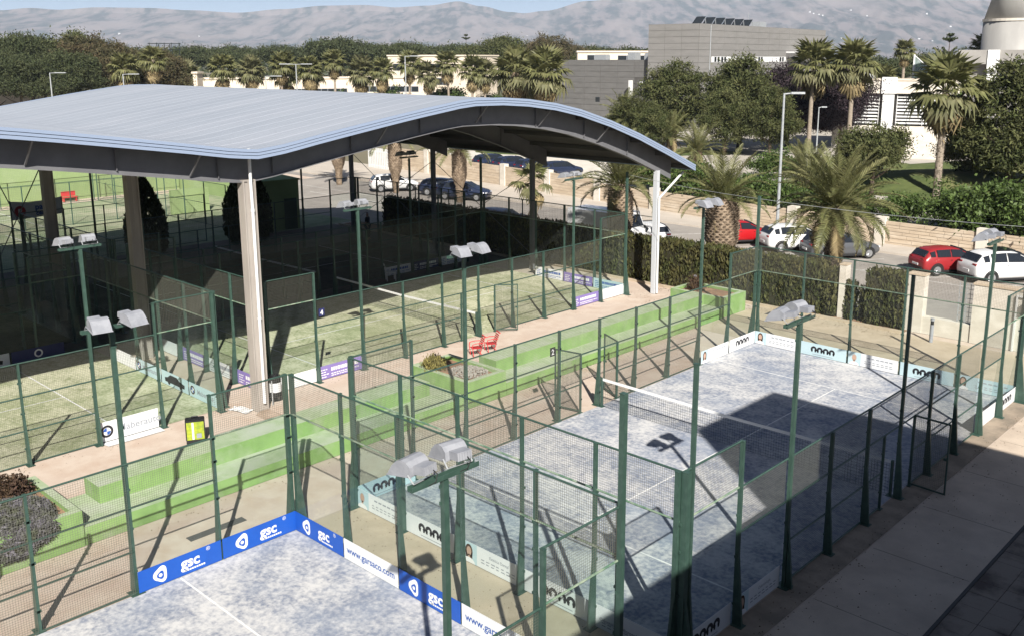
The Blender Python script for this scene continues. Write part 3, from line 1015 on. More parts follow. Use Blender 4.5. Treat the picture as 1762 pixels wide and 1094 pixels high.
        flat('small_print', ln, 'grey_print')
    elif kind == 'lines':
        ln = MB()
        rr = random.Random(len(label))
        for zz, x0, x1, hh in ((0.66, -0.85, -0.55, .07), (0.48, -0.85, -0.6, .07), (0.30, -0.85, -0.5, .07), (0.12, -0.85, -0.6, .07), (0.50, -0.40, 0.80, .26), (0.26, -0.40, 0.85, .07), (0.12, -0.40, 0.5, .06)):
            x = x0
            while x < x1 - 0.02:
                d = rr.uniform(0.05, 0.12)
                ln.add([(x, Y, h * zz), (min(x + d, x1), Y, h * zz), (min(x + d, x1), Y, h * (zz + hh)), (x, Y, h * (zz + hh))], [(0, 1, 2, 3)])
                x += d + 0.025
        flat('small_print', ln, arg or 'white_print')
    elif kind == 'roundel':
        lg = MB()
        cx, cz, r = arg[1], h * 0.50, h * 0.33
        disc(lg, cx, cz, r, r, Y)
        flat('logo_ring', lg, 'black_print')
        lg = MB()
        disc(lg, cx, cz, r * 0.60, r * 0.60, Y - 0.0012)
        ring(lg, cx, cz, r * 0.96, r * 1.04, Y - 0.0012)
        lw = flat('logo_disc', lg, 'white_print')
        lg = MB()
        disc(lg, cx, cz, r * 0.56, r * 0.56, Y - 0.0024, 8, 90, 180)
        disc(lg, cx, cz, r * 0.56, r * 0.56, Y - 0.0024, 8, 270, 360)
        lg.build('logo_quarters', 'blue_print', lw)
        text(arg[0], h * 0.50, 'grey_print', cx + r + 0.14, h * 0.34, 0.004, 'LEFT')
    elif kind == 'car':
        lg = MB()
        lg.add([(-0.7, Y, 0.12), (0.7, Y, 0.12), (0.72, Y, 0.26), (0.35, Y, 0.32), (0.18, Y, 0.42), (-0.3, Y, 0.42), (-0.5, Y, 0.3), (-0.72, Y, 0.26)], [tuple(range(8))])
        disc(lg, -0.42, 0.13, 0.09, 0.09, Y - 0.001)
        disc(lg, 0.42, 0.13, 0.09, 0.09, Y - 0.001)
        flat('car_picture', lg, 'black_print')
    return o

E_ = R(90)
# far end of the blue court
banner('white banner with dark haired portrait at the left of the far end glass', (1, 19.975), 0, kind='portrait', arg=('hair_brown',))
banner('pale banner with four black arches, left of the grey haired portrait on the far end', (3, 19.975), 0, m='sky_banner', kind='arches')
banner('pale banner with a grey haired portrait midway along the far end glass', (5, 19.975), 0, kind='portrait', arg=('hair_grey',))
banner('pale banner with four black arches, right of the grey haired portrait on the far end', (7, 19.975), 0, m='sky_banner', kind='arches')
banner('pale blue banner with a man portrait at the right of the far end glass', (9, 19.975), 0, m='sky_banner', kind='portrait', arg=('hair_black',) if False else ('hair_brown',))
# left side of the blue court
banner('white banner with portrait on the left glass beside the four arches banner', (0.025, 17), E_, kind='portrait', arg=('hair_brown',))
banner('white banner with four black arches on the left glass at the far corner', (0.025, 19), E_, kind='arches')
banner('pale blue banner with four black arches in the near left court corner', (0.025, 1), E_, m='sky_banner', kind='arches')
# near end of the blue court, facing the middle path
banner('white banner with a grey haired portrait at the left end of the middle path', (1, -0.02), 0, kind='portrait', arg=('hair_grey',))
banner('white banner with four black arches on the middle path glass, between the two portraits', (3, -0.02), 0, kind='arches')
banner('white banner with a long haired woman portrait on the middle path glass', (5, -0.02), 0, kind='portrait', arg=('hair_brown', 'Est\u00e9tica Dental'))
banner('white banner with four black arches, right of the long haired woman portrait', (7, -0.02), 0, kind='arches')
bo = banner('white banner reading Odontologia Microscopica at the shaded near corner of the blue court', (9, -0.02), 0, kind='text', arg=('Odontolog\u00eda Microsc\u00f3pica - Periodoncia', 0.105, 'grey_print'))
ln_ = MB()
for zz in (0.08, 0.14):
    for x in range(6):
        ln_.add([(-0.8 + x * 0.14, -0.0065, zz), (-0.7 + x * 0.14, -0.0065, zz), (-0.7 + x * 0.14, -0.0065, zz + 0.025), (-0.8 + x * 0.14, -0.0065, zz + 0.025)], [(0, 1, 2, 3)])
ln_.build('small_print', 'grey_print', bo)
# right side of the blue court
banner('white banner with four black arches in shade on the right side, nearest the camera', (10.012, 1), E_, kind='arches', w=1.8)
banner('shaded white banner with portrait, second from the near right corner post', (10.012, 3), E_, kind='portrait', arg=('hair_brown', 'Odontolog\u00eda'), w=1.8)
banner('plain white back of a banner on the far right side of the blue court', (10.012, 17), E_, w=1.8)
banner('white banner with four arches on the far right side, beside the last tall post', (10.012, 19), E_, kind='arches', w=1.8)
# foreground court
for i, (x, kd, lb) in enumerate([(1, 'gsc', 'blue gsc banner just right of the corner post in the foreground court'), (3, 'web', 'white www.garsaco.com banner between two blue gsc banners'),
                                 (5, 'gsc', 'blue gsc banner on the end glass crossed by the nearest floodlight pole'), (7, 'web', 'white www.garsaco.com banner cut by the lower frame edge'),
                                 (9, 'web', 'white www.garsaco.com banner at the right corner of the foreground court')]):
    if kd == 'gsc':
        banner(lb, (x, -1.865), 0, m='blue_banner', kind='gsc', w=1.96)
    else:
        banner(lb, (x, -1.865), 0, kind='text', arg=('www.garsaco.com', 0.235, 'blue_print'), w=1.96)
banner('blue gsc banner just left of the corner post in the foreground court', (0.025, -2.84), E_, m='blue_banner', kind='gsc', w=1.96)
banner('blue gsc banner farthest left on the side glass of the foreground court', (0.025, -4.84), E_, m='blue_banner', kind='gsc', w=1.96)
# green court (C) and Maberauto court (D)
banner('plain white banner beside the litter bin and the roof column', (-8.985, 4), E_)
banner('purple banner right of the plain white one by the litter bin', (-8.985, 6), E_, m='purple_banner', kind='lines')
banner('purple banner on the path side left of the last white banner by the hedge', (-8.985, 20), E_, m='purple_banner', kind='lines')
banner('plain white banner on the path side at the far corner by the hedge', (-8.985, 22), E_)
banner('pale blue banner on the far green court glass, right of the violet one', (-10, 22.975), 0, m='sky_banner', kind='lines', arg='blue_print')
banner('violet banner on the far glass of the green court', (-12, 22.975), 0, m='purple_banner', kind='lines')
banner('white banner on the far glass of the green court at the shade edge', (-14, 22.975), 0, kind='lines', arg='blue_print')
banner('violet banner inside the green court near the big roof column', (-10, 3.0 - 0.02), 0, m='purple_banner', kind='lines')
banner('white banner inside the green court behind the leaning glass, next to the violet one', (-12, 2.98), 0, kind='lines', arg='grey_print')
banner('dark violet banner on the near green court glass, third from the column', (-14, 2.98), 0, m='purple_banner', kind='lines')
banner('white banner on the near glass of the green court in the roof shade', (-16, 2.98), 0)
banner('pale BMW Maberauto banner at the right corner of the Maberauto court end glass', (-10, 1.135), 0, m='sky_banner', kind='roundel', arg=('Maberauto', -0.72))
banner('dark banner with car picture between two pale Maberauto banners', (-12, 1.135), 0, m='sky_banner', kind='car')
banner('pale BMW Maberauto banner left of the dark car banner, half in shade', (-14, 1.135), 0, m='sky_banner', kind='roundel', arg=('Maberauto', -0.72))
banner('pale banner on the Maberauto court end glass deep in the roof shade', (-16, 1.135), 0)
mb_ = banner('long white BMW Maberauto banner lying against the front mesh of the left court', (-8.97, -1.87), E_, w=1.84, h=0.62, kind='roundel', arg=('Maberauto', -0.70))
tag(MB().add([(0.02, -0.92, 0.012), (0.02, 0.92, 0.012), (0.42, 0.90, 0.02), (0.40, -0.86, 0.02), (0.02, -0.92, 0.004), (0.02, 0.92, 0.004), (0.42, 0.90, 0.012), (0.40, -0.86, 0.012)],
             [(0, 3, 2, 1), (4, 5, 6, 7), (0, 1, 5, 4), (1, 2, 6, 5), (2, 3, 7, 6), (3, 0, 4, 7)]).build('banner_flap', 'white_banner', None, (-8.95, -1.87, 0)),
    'white lower flap of the Maberauto banner folded flat on the path', 'banner')
# shaded banners of the rear courts
for lb, c, m_, kd in [('white banner in the roof shade, left of the navy one under the dark hedge', (-20.47, 18.0), 'white_banner', 'lines2'), ('navy blue banner in the roof shade under the dark hedge', (-20.47, 20.0), 'navy_banner', 'lines'),
                      ('white banner in the roof shade, right of the navy one', (-20.47, 22.0), 'white_banner', 'lines2'), ('white banner with faint print low at left in the roof shade', (-18.97, -2.84), 'white_banner', 'car'),
                      ('white banner with three dark text lines in the left roof shade', (-18.97, -4.84), 'white_banner', 'lines2'), ('black banner with a white ring in the left roof shade', (-18.97, -0.84), 'navy_banner', 'ringed'),
                      ('white banner at the extreme left edge in the roof shade', (-18.97, -6.84), 'white_banner', None)]:
    o = banner(lb, c, E_, m=m_, kind={'lines2': 'lines', 'ringed': None}.get(kd, kd), arg='blue_print' if kd == 'lines2' else None)
    if kd == 'ringed':
        lg = MB()
        ring(lg, 0.0, 0.27, 0.10, 0.16, -0.0065)
        lg.build('logo_ring', 'white_print', o)

# number plates on posts
def plate(label, loc, rz, txt, m):
    o = MB().box((-0.12, -0.006, -0.14), (0.12, 0.006, 0.14)).build('number_plate', m, None, loc, rz)
    tag(o, label, 'sign')
    put('lettering', text_mesh(txt, 0.24, 'white_print', 0.008), o, (0, -0.009, -0.088), None, (R(90), 0, 0))
plate('small dark number plate with a white 2 on a post of the blue court', (-0.155, 7.80, 2.35), E_, '2', 'black_print')
plate('small navy number plate with a white 4 on a post of the green court', (-8.86, 5.22, 2.55), E_, '4', 'navy_banner')
# ---------------------------------------------------------------- green terrace steps and planters
def two_tone(mb, name, m_side, m_top, parent=None, loc=None):
    me = mb.mesh(name, m_side)
    me.materials.append(M[m_top])
    for p in me.polygons:
        if p.normal.z > 0.7:
            p.material_index = 1
    return put(name, me, parent, loc)
def terrace(label, y0, y1, cap0, cap1):
    t = thing('stepped_terrace', label, 'terrace', (-3.0, y0, 0), 0, 'green stepped terraces')
    L = y1 - y0
    two_tone(MB().box((-1.87, 0.004, 0), (0, L - 0.004, 0.45)), 'lower_step', 'bench_green', 'bench_pale', t)
    two_tone(MB().box((-1.87, cap0, 0.4505), (-1.0, L - cap1, 0.90)), 'upper_step', 'bench_green', 'bench_pale', t)
terrace('long green painted step terrace beside the path, between the two near planters', -5.7, 6.75, 0.8, 0.75)
terrace('green painted step terrace running up to the hedge end planter', 8.6, 22.4, 0.5, 0.0)
def planter(label, y0, y1, soil='soil'):
    t = thing('planter', label, 'planter', (-3.0, y0, 0), 0, 'green painted planters')
    L = y1 - y0
    w = 0.2
    mb = MB().box((-w, 0, 0), (0.006, L, 0.9)).box((-2.87, 0, 0), (-2.87 + w, L, 0.9)).box((-2.87 + w, 0, 0), (-w, w, 0.9)).box((-2.87 + w, L - w, 0), (-w, L, 0.9))
    two_tone(mb, 'kerb', 'bench_green', 'bench_pale', t)
    rr = random.Random(len(label))
    nx, ny = 14, max(8, int(L * 4))
    vs_ = []
    for i in range(nx + 1):
        for j in range(ny + 1):
            x = -2.87 + w + (2.87 - 2 * w) * i / nx
            y = w + (L - 2 * w) * j / ny
            e = min(i, nx - i, j, ny - j)
            vs_.append((x, y, 0.80 + (0.09 * noise.fractal(Vector((x * 1.5, (y + y0) * 1.5, 2)), 1, 2, 3) if e else -0.02)))
    mb = MB().add(vs_, [(i * (ny + 1) + j, (i + 1) * (ny + 1) + j, (i + 1) * (ny + 1) + j + 1, i * (ny + 1) + j + 1) for i in range(nx) for j in range(ny)])
    mb.build('soil', soil, t, smooth=True)
    return t
planter('green planter with the big purple grey rosemary mound', -13.0, -5.72)
planter('small green planter with dry bush, soil and gravel mid terrace', 6.77, 8.58)
planter('green planter with bare soil and twigs at the hedge end', 22.42, 24.3)
# gravel heap lies in the middle planter
gv = MB()
rr = random.Random(3)
for i in range(700):
    a, q = rr.uniform(0, 6.28), rr.random() ** 0.5
    x, y = 0.72 * q * math.cos(a), 0.66 * q * math.sin(a)
    z = 0.08 * (1 - q * q) + rr.uniform(-0.01, 0.02)
    s = rr.uniform(0.02, 0.045)
    gv.add([(x - s, y, z), (x + s * 0.5, y + s, z), (x + s * 0.5, y - s, z), (x, y, z + s)], [(0, 3, 1), (1, 3, 2), (2, 3, 0)])
go = gv.build('gravel', 'gravel', None, (-4.0, 7.75, 0.82))
struct(go, 'stuff')

# ---------------------------------------------------------------- the vaulted roof
KN = [(2.05, 8.34), (3.0, 8.44), (4.2, 8.64), (6.0, 8.92), (8.0, 9.22), (9.7, 9.45), (11.3, 9.62), (14.2, 9.50), (17.4, 8.98), (21.5, 7.76), (26.1, 5.98)]
def smooth_knots(k):
    out = []
    for i in range(len(k) - 1):
        p0, p1, p2, p3 = k[max(0, i - 1)], k[i], k[i + 1], k[min(len(k) - 1, i + 2)]
        out.append(p1)
        m1 = (p2[1] - p0[1]) / (p2[0] - p0[0]) * (p2[0] - p1[0])
        m2 = (p3[1] - p1[1]) / (p3[0] - p1[0]) * (p2[0] - p1[0])
        out.append(((p1[0] + p2[0]) / 2, (p1[1] + p2[1]) / 2 + (m1 - m2) / 8))
    return out + [k[-1]]
KN = smooth_knots(KN)
KM = [(4.1 - y, z) for y, z in reversed(KN)]
def rz_at(y, kn):
    for (a, za), (b, zb) in zip(kn, kn[1:]):
        if a <= y <= b:
            return za + (zb - za) * (y - a) / (b - a)
    return kn[-1][1]
RX0, RX1 = -7.2, -35.4
def ribbon(mb, kn, t, b, x0, x1):
    n = len(kn)
    vs_ = []
    for y, z in kn:
        vs_ += [(x0, y, z + b), (x1, y, z + b), (x1, y, z + t), (x0, y, z + t)]
    fs_ = [(0, 1, 2, 3), ((n - 1) * 4 + 3, (n - 1) * 4 + 2, (n - 1) * 4 + 1, (n - 1) * 4)]
    for i in range(n - 1):
        a, c = i * 4, i * 4 + 4
        for k in range(4):
            l = (k + 1) % 4
            fs_.append((a + k, c + k, c + l, a + l))
    return mb.add(vs_, fs_)
roof = thing('court_canopy', 'big pale blue double vaulted roof on grey columns over the green courts', 'canopy', (0, 0, 0))
npan = 27
pw = (RX0 - RX1) / npan
xo = [0, .03, .07, .10, .34, .36, .39, .41, .66, .68, .71, .73, pw]
zo = [0, .010, .010, 0, 0, .003, .003, 0, 0, .003, .003, 0, 0]
for kn in (KN, KM):
    mb = MB()
    row = len(xo) + 2
    vs_ = []
    for y, z in kn:
        vs_ += [(-a, y, z + 0.25 + b) for a, b in zip(xo, zo)] + [(-pw, y, z + 0.17), (0, y, z + 0.17)]
    fs_ = []
    for i in range(len(kn) - 1):
        for k in range(row):
            l = (k + 1) % row
            fs_.append((i * row + k, i * row + l, (i + 1) * row + l, (i + 1) * row + k))
    mb.add(vs_, fs_)
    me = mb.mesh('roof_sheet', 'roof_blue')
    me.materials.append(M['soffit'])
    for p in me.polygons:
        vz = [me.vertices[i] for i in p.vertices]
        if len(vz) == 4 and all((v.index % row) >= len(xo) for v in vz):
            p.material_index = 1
    for i in range(npan):
        put('roof_sheet', me, roof, (RX0 - 0.06 - i * pw * 0.998, 0, 0))
    # banded fascia along the front edge, dark gaps between the strips
    ribbon(MB(), kn, 0.27, 0.0, RX0 - 0.05, RX0 - 0.02).build('fascia_back', 'fascia_dark', roof)
    for t_, b_ in ((0.275, 0.185), (0.168, 0.092), (0.075, -0.02)):
        ribbon(MB(), kn, t_, b_, RX0 - 0.019, RX0 + 0.03).build('fascia_strip', 'fascia_blue', roof)
    ribbon(MB(), kn, 0.275, -0.02, RX1 - 0.10, RX1 - 0.05).build('fascia_strip', 'fascia_blue', roof)
for t_, b_ in ((0.275, 0.185), (0.168, 0.092), (0.075, -0.02)):
    MB().box((RX1, 26.105, 5.98 + b_), (RX0 + 0.03, 26.14, 5.98 + t_)).build('fascia_strip', 'fascia_blue', roof)
BX = [-8.0, -16.2, -24.3, -32.4]
for bx in BX:
    for kn in (KN, KM):
        be = ribbon(MB(), kn[:-1] + [(25.2, rz_at(25.2, KN))] if kn is KN else [(4.1 - 25.2, rz_at(25.2, KN))] + kn[1:], 0.12, -0.78, bx - 0.012, bx + 0.012).build('arch_beam', 'beam_grey', roof)
        ribbon(MB(), kn[:-1] if kn is KN else kn[1:], -0.78, -0.81, bx - 0.12, bx + 0.12).build('flange', 'beam_grey', be)
        st = MB()
        for y in [3.0 + 3.1 * i for i in range(7)]:
            yy = y if kn is KN else 4.1 - y
            z = rz_at(y, KN)
            st.box((bx + 0.012, yy - 0.006, z - 0.70), (bx + 0.10, yy + 0.006, z + 0.1))
        st.build('web_stiffener', 'beam_grey', be)['kind'] = 'stuff'
for kn, ys in ((KN, (7.2, 12.0, 15.6, 19.4)), (KM, (-4.4, 0.2, -8.5, -13))):
    for y in ys:
        z = rz_at(y, kn)
        MB().bar((-7.95, y, z - 0.70), (-7.24, y, z + 0.02), 0.05).build('strut', 'beam_grey', roof)
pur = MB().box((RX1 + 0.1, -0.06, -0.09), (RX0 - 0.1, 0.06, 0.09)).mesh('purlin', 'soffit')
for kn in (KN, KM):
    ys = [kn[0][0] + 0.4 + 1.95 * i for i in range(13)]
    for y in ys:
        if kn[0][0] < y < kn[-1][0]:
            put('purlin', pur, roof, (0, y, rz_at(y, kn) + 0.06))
# columns: wide ones under the valley, slim ones under the right eave
def hcol(h):
    mb = MB().box((-0.17, -0.22, 0), (0.17, -0.175, h)).box((-0.17, 0.175, 0), (0.17, 0.22, h)).box((-0.12, -0.175, 0), (0.12, 0.175, h))
    mb.box((0.12, -0.04, 0.02), (0.132, 0.04, h))
    return mb
for i, bx in enumerate(BX):
    c = hcol(7.62).build('column', 'column_grey', roof, (bx, 2.08, 0))
    if i == 0:
        MB().tube((0.19, 0.05, 0.25), (0.19, 0.05, 6.75), 0.052, n=10).tube((0.19, 0.05, 6.75), (0.25, 0.0, 7.5), 0.052, n=10).tube((0.25, 0, 7.5), (0.25, 0, 8.6), 0.05, n=10) \
            .tube((0.19, 0.05, 3.1), (0.19, 0.05, 3.16), 0.065, n=10).tube((0.19, 0.05, 6.6), (0.19, 0.05, 6.7), 0.065, n=10).build('downpipe', 'white_paint', c, smooth=False)
    zt = rz_at(24.05, KN) - 0.72
    c = MB().box((-0.11, -0.11, 0), (0.11, 0.11, zt)).build('column', 'lamp_glass' if i == 0 else 'beam_grey', roof, (bx, 24.05, 0))  # rear columns take a darker grey, their shade put into the colour
    if i == 0:
        MB().tube((0.19, 0.0, 0.05), (0.19, 0.0, 4.75), 0.055, n=8).tube((0.19, 0.0, 4.75), (0.22, 1.9, 5.85), 0.055, n=8).build('downpipe', 'white_paint', c)
    MB().box((-0.13, -0.13, 0), (0.13, 0.13, zt)).build('column', 'beam_grey', roof, (bx, -19.95, 0))
for a, b in ((-16.2, -24.3), (-24.3, -32.4)):
    for s in (1, -1):
        p, q = ((a, 24.05, 0.8), (b, 24.05, 5.4)) if s > 0 else ((b, 24.05, 0.8), (a, 24.05, 5.4))
        MB().tube(p, q, 0.018, n=5).build('brace_rod', 'beam_grey', roof)
for s in (1, -1):
    p, q = ((-24.3, 2.08, 1.0), (-32.4, 2.08, 7.2)) if s > 0 else ((-32.4, 2.08, 1.0), (-24.3, 2.08, 7.2))
    MB().tube(p, q, 0.025, n=5).build('brace_rod', 'beam_grey', roof)
# dark stain where the downpipe empties
st = MB()
rr = random.Random(8)
pts = [(-7.35 + 0.62 * math.cos(a) * (1 + 0.3 * math.sin(3 * a)), 2.0 + 0.42 * math.sin(a) * (1 + 0.25 * math.cos(2 * a)), 0.0) for a in [2 * math.pi * i / 22 for i in range(22)]]
st.add(pts, [tuple(range(22))])
mat('stain', (0.33, 0.25, 0.185), (0.50, 0.385, 0.30), 2.2, 0.95, detail=9, lo=0.4, hi=0.62)
struct(st.build('water_stain', 'stain', None, (0, 0, -0.008)))

# ---------------------------------------------------------------- foliage generators
def leafquad(mb, p, s, rr, asp=1.0, upright=0.0):
    a = Vector((rr.gauss(0, 1), rr.gauss(0, 1), rr.gauss(0, 1) + upright * 3)).normalized()
    b = a.cross(Vector((rr.gauss(0, 1), rr.gauss(0, 1), rr.gauss(0, 1)))).normalized()
    a = a * (s * asp)
    b = b * s * 0.5
    o = len(mb.v)
    mb.v += [tuple(p - a - b * 0.3), tuple(p + b), tuple(p + a - b * 0.2), tuple(p - b)]
    mb.f.append((o, o + 1, o + 2, o + 3))
def crown(lobes, clumps, per, cr, size, m, seed, asp=1.2, shell=0.45, name='crown', flat=0.7, upright=0.0):
    rr = random.Random(seed)
    mb = MB()
    vol = [l[3] * l[4] * l[5] for l in lobes]
    for _ in range(clumps):
        l = rr.choices(lobes, vol)[0]
        d = Vector((rr.gauss(0, 1), rr.gauss(0, 1), rr.gauss(0, 1))).normalized()
        q = rr.random() ** shell
        c = Vector((l[0] + d.x * l[3] * q, l[1] + d.y * l[4] * q, l[2] + d.z * l[5] * q))
        k = rr.uniform(0.6, 1.35)
        for _ in range(per):
            e = Vector((rr.gauss(0, 1), rr.gauss(0, 1), rr.gauss(0, 1) * flat)) * (cr * 0.5 * k)
            leafquad(mb, c + e, size * rr.uniform(0.6, 1.3), rr, asp, upright)
    return mb.mesh(name, m)
def trunk_mesh(h, r, limbs, m, seed, lean=0.0, name='trunk'):
    rr = random.Random(seed)
    mb = MB()
    pts, rad = [], []
    for i in range(7):
        t = i / 6
        pts.append(Vector((lean * t + rr.uniform(-1, 1) * 0.05 * h * t * 0.5, rr.uniform(-1, 1) * 0.05 * h * t * 0.5, h * t)))
        rad.append(r * (1.25 - 0.25 * min(1, t * 5)) * (1 - 0.55 * t))
    mb.path(pts, rad, 8)
    for (t, L, up) in limbs:
        i = int(t * 6)
        p = pts[i]
        a = rr.uniform(0, 6.28)
        e = p + Vector((math.cos(a) * L, math.sin(a) * L, L * up))
        mid = p.lerp(e, 0.5) + Vector((0, 0, -0.06 * L))
        mb.path([p, mid, e], [rad[i] * 0.6, rad[i] * 0.42, rad[i] * 0.15], 6)
    return mb.mesh(name, m, True)
TREE = {}
def lobes_round(n, rx, rz, zc, rl, seed, top=1.0):
    rr = random.Random(seed)
    out = [(0, 0, zc, rx * 0.72, rx * 0.72, rz * 0.8)]
    for i in range(n):
        a = rr.uniform(0, 6.28)
        e = rr.uniform(-0.75, 1.0)
        c = math.sqrt(max(0, 1 - e * e))
        out.append((rx * 0.72 * c * math.cos(a), rx * 0.72 * c * math.sin(a), zc + rz * 0.72 * e * top, rl * rr.uniform(.75, 1.2), rl * rr.uniform(.75, 1.2), rl * rr.uniform(.6, 1.0)))
    return out
TREE['pine'] = [(trunk_mesh(7, 0.28, [(.35, 2.4, .5), (.5, 2.6, .5), (.5, 2.4, .6), (.7, 2.2, .7), (.85, 1.8, .8)], 'bark', 3 + i),
                 crown(lobes_round(18, 4.4, 5.0, 5.7, 1.5, 11 + i), 430, 60, 0.85, 0.115, 'pine_leaf', 21 + i, 1.7)) for i in range(2)]
TREE['bigpine'] = [(trunk_mesh(10, 0.42, [(.4, 4, .4), (.55, 4.2, .5), (.5, 4, .45), (.7, 3.4, .6), (.85, 2.6, .8)], 'bark', 5 + i),
                    crown(lobes_round(20, 7.4, 5.6, 11.2, 2.5, 31 + i), 620, 48, 1.4, 0.20, mm, 41 + i, 1.5)) for i, mm in enumerate(('pine_dark', 'pine_leaf', 'pine_brown'))]
TREE['umbrella'] = [(trunk_mesh(10, 0.35, [(.6, 4, .7), (.7, 4, .6), (.7, 4.4, .6), (.85, 3, .8), (.85, 3.2, .7)], 'bark', 8 + i),
                     crown([(0, 0, 11.2, 7.0, 7.0, 2.4)] + [(6 * math.cos(a), 6 * math.sin(a), 11.0, 2.8, 2.8, 1.8) for a in (0, 1, 2.1, 3, 4.2, 5.2)], 420, 44, 1.4, 0.23, 'pine_dark', 51 + i, 1.4, 0.4)) for i in range(2)]
TREE['plum'] = [(trunk_mesh(5, 0.22, [(.5, 2, .8), (.5, 2, .8), (.7, 2, .8)], 'bark', 9),
                 crown(lobes_round(14, 4.2, 4.0, 6.0, 1.5, 61), 480, 50, 0.95, 0.13, 'plum_leaf', 62, 1.2))]
TREE['roundtree'] = [(trunk_mesh(3, 0.2, [(.5, 1.2, .8), (.7, 1.2, .8)], 'bark', 10),
                      crown(lobes_round(10, 2.5, 2.1, 3.6, 1.0, 71), 380, 50, 0.6, 0.085, 'pine_leaf', 72, 1.6))]
TREE['bush'] = [(None, crown(lobes_round(10, 1.7, 1.05, 1.05, 0.7, 81 + i), 300, 22, 0.45, 0.09, 'bush_leaf', 82 + i, 1.0)) for i in range(2)]
def tree(name, kind, var, label, cat, x, y, z, s, rz=0.0, group=None, sz=None):
    t = thing(name, label, cat, (x, y, z), rz, group)
    tm, cm = TREE[kind][var % len(TREE[kind])]
    sc = (s, s, sz or s)
    if tm:
        put('trunk', tm, t, None, 0, None, sc)
    put('crown', cm, t, None, 0, None, sc)
    return t

# ---- palms
def frond_mesh(L, sag_, seed, m='palm_leaf', n=34, wl=0.46):
    rr = random.Random(seed)
    mb = MB()
    pts = []
    a, x, z = 0.0, 0.0, 0.0
    for i in range(13):
        t = i / 12
        pts.append(Vector((x, 0, z)))
        a = -sag_ * t ** 1.5
        x += L / 12 * math.cos(a)
        z += L / 12 * math.sin(a)
    for i in range(12):
        w = 0.045 * (1 - i / 12) + 0.008
        mb.bar(pts[i], pts[i + 1], w, w * 0.6, caps=False)
    for i in range(n):
        t = 0.10 + 0.90 * i / (n - 1)
        k = min(11, int(t * 12))
        p = pts[k].lerp(pts[k + 1], t * 12 - k)
        d = (pts[k + 1] - pts[k]).normalized()
        up = Vector((-d.z, 0, d.x))
        l = wl * (math.sin(math.pi * min(1, 0.18 + t * 0.80)) ** 0.7) * rr.uniform(0.85, 1.1)
        for s in (-1, 1):
            e = (d * 0.62 + Vector((0, s, 0)) * 0.8 + up * rr.uniform(0.05, 0.4)).normalized() * l
            mid = p + e * 0.5 + up * 0.02
            tip = p + e - Vector((0, 0, 0.10 * l))
            wv = d * 0.026
            o = len(mb.v)
            mb.v += [tuple(p - wv), tuple(p + wv), tuple(mid + wv), tuple(tip), tuple(mid - wv)]
            mb.f += [(o, o + 1, o + 2, o + 4), (o + 4, o + 2, o + 3)]
    return mb.mesh('frond', m)
FR = [frond_mesh(2.75, 0.85, 1), frond_mesh(2.6, 1.35, 2), frond_mesh(2.75, 0.55, 3), frond_mesh(2.4, 1.6, 4, 'palm_leaf_dull'), frond_mesh(2.1, 1.2, 5, 'palm_dry')]
def bulge(t, r0, r1):
    u = min(1.0, max(0.0, (t - 0.22) / 0.30))
    u = u * u * (3 - 2 * u)
    r = r0 + (r1 - r0) * u
    if t > 0.80:
        r *= 1 - ((t - 0.80) / 0.20) ** 2 * 0.55
    return r
def pineapple(h0, h1, r0, r1, seed):
    """bulging trunk covered with cut leaf bases"""
    mb = MB()
    n = 18
    rings = 26
    prof = []
    for i in range(rings + 1):
        t = i / rings
        r = bulge(t, r0, r1)
        prof.append((max(0.12, r), h1 * t))
    mb.lathe(prof, n)
    rr = random.Random(seed)
    rows = int(h1 / 0.13)
    for j in range(rows):
        t = (j + 0.5) / rows
        if t < 0.12:
            continue
        r = bulge(t, r0, r1)
        for i in range(16):
            a = 2 * math.pi * (i + 0.5 * (j % 2)) / 16 + rr.uniform(-.03, .03)
            c, s = math.cos(a), math.sin(a)
            w = 0.075 * (r / 0.55)
            z = h1 * t
            out = 0.075 + rr.uniform(-.015, .03)
            P = lambda rad, da, dz: ((rad * c - da * s), (rad * s + da * c), z + dz)
            mb.add([P(r - 0.02, -w, 0), P(r - 0.02, 0, -0.075), P(r - 0.02, w, 0), P(r + out, w * 0.5, 0.085), P(r + out, -w * 0.5, 0.085), P(r - 0.03, 0, 0.07)],
                   [(0, 1, 4), (1, 2, 3), (1, 3, 4), (4, 3, 5), (0, 4, 5), (2, 5, 3)])
    return mb.mesh('trunk', 'palm_trunk', False)
PT = {}
def feather_palm(label, x, y, trunk_h, r1, n=52, s=1.0, seed=1, z=0.0, tr0=0.42, dry=5, drop=108):
    t = thing('feather_palm', label, 'palm', (x, y, z), random.Random(seed).uniform(0, 6), 'pineapple trunked feather palms')
    k = (round(trunk_h, 1), round(r1, 2))
    if k not in PT:
        PT[k] = pineapple(0, trunk_h, tr0, r1, 4)
    put('trunk', PT[k], t)
    rr = random.Random(seed)
    for i in range(n):
        q = (i + 0.5) / n
        el = R(84 - drop * q ** 0.9) + rr.uniform(-.1, .1)
        az = i * 2.39996 + rr.uniform(-.12, .12)
        me = FR[2] if q < 0.25 else FR[rr.choice((0, 0, 1))] if q < 0.8 else FR[rr.choice((1, 3))]
        if i >= n - dry:
            me = FR[4]
            el = R(-42) + rr.uniform(-.2, .1)
        rb = 0.16
        put('frond', me, t, (rb * math.cos(az), rb * math.sin(az), trunk_h * 0.97 + 0.10 * math.sin(el)), None, (rr.uniform(-.25, .25), -el, az), s * rr.uniform(0.88, 1.08))
    return t

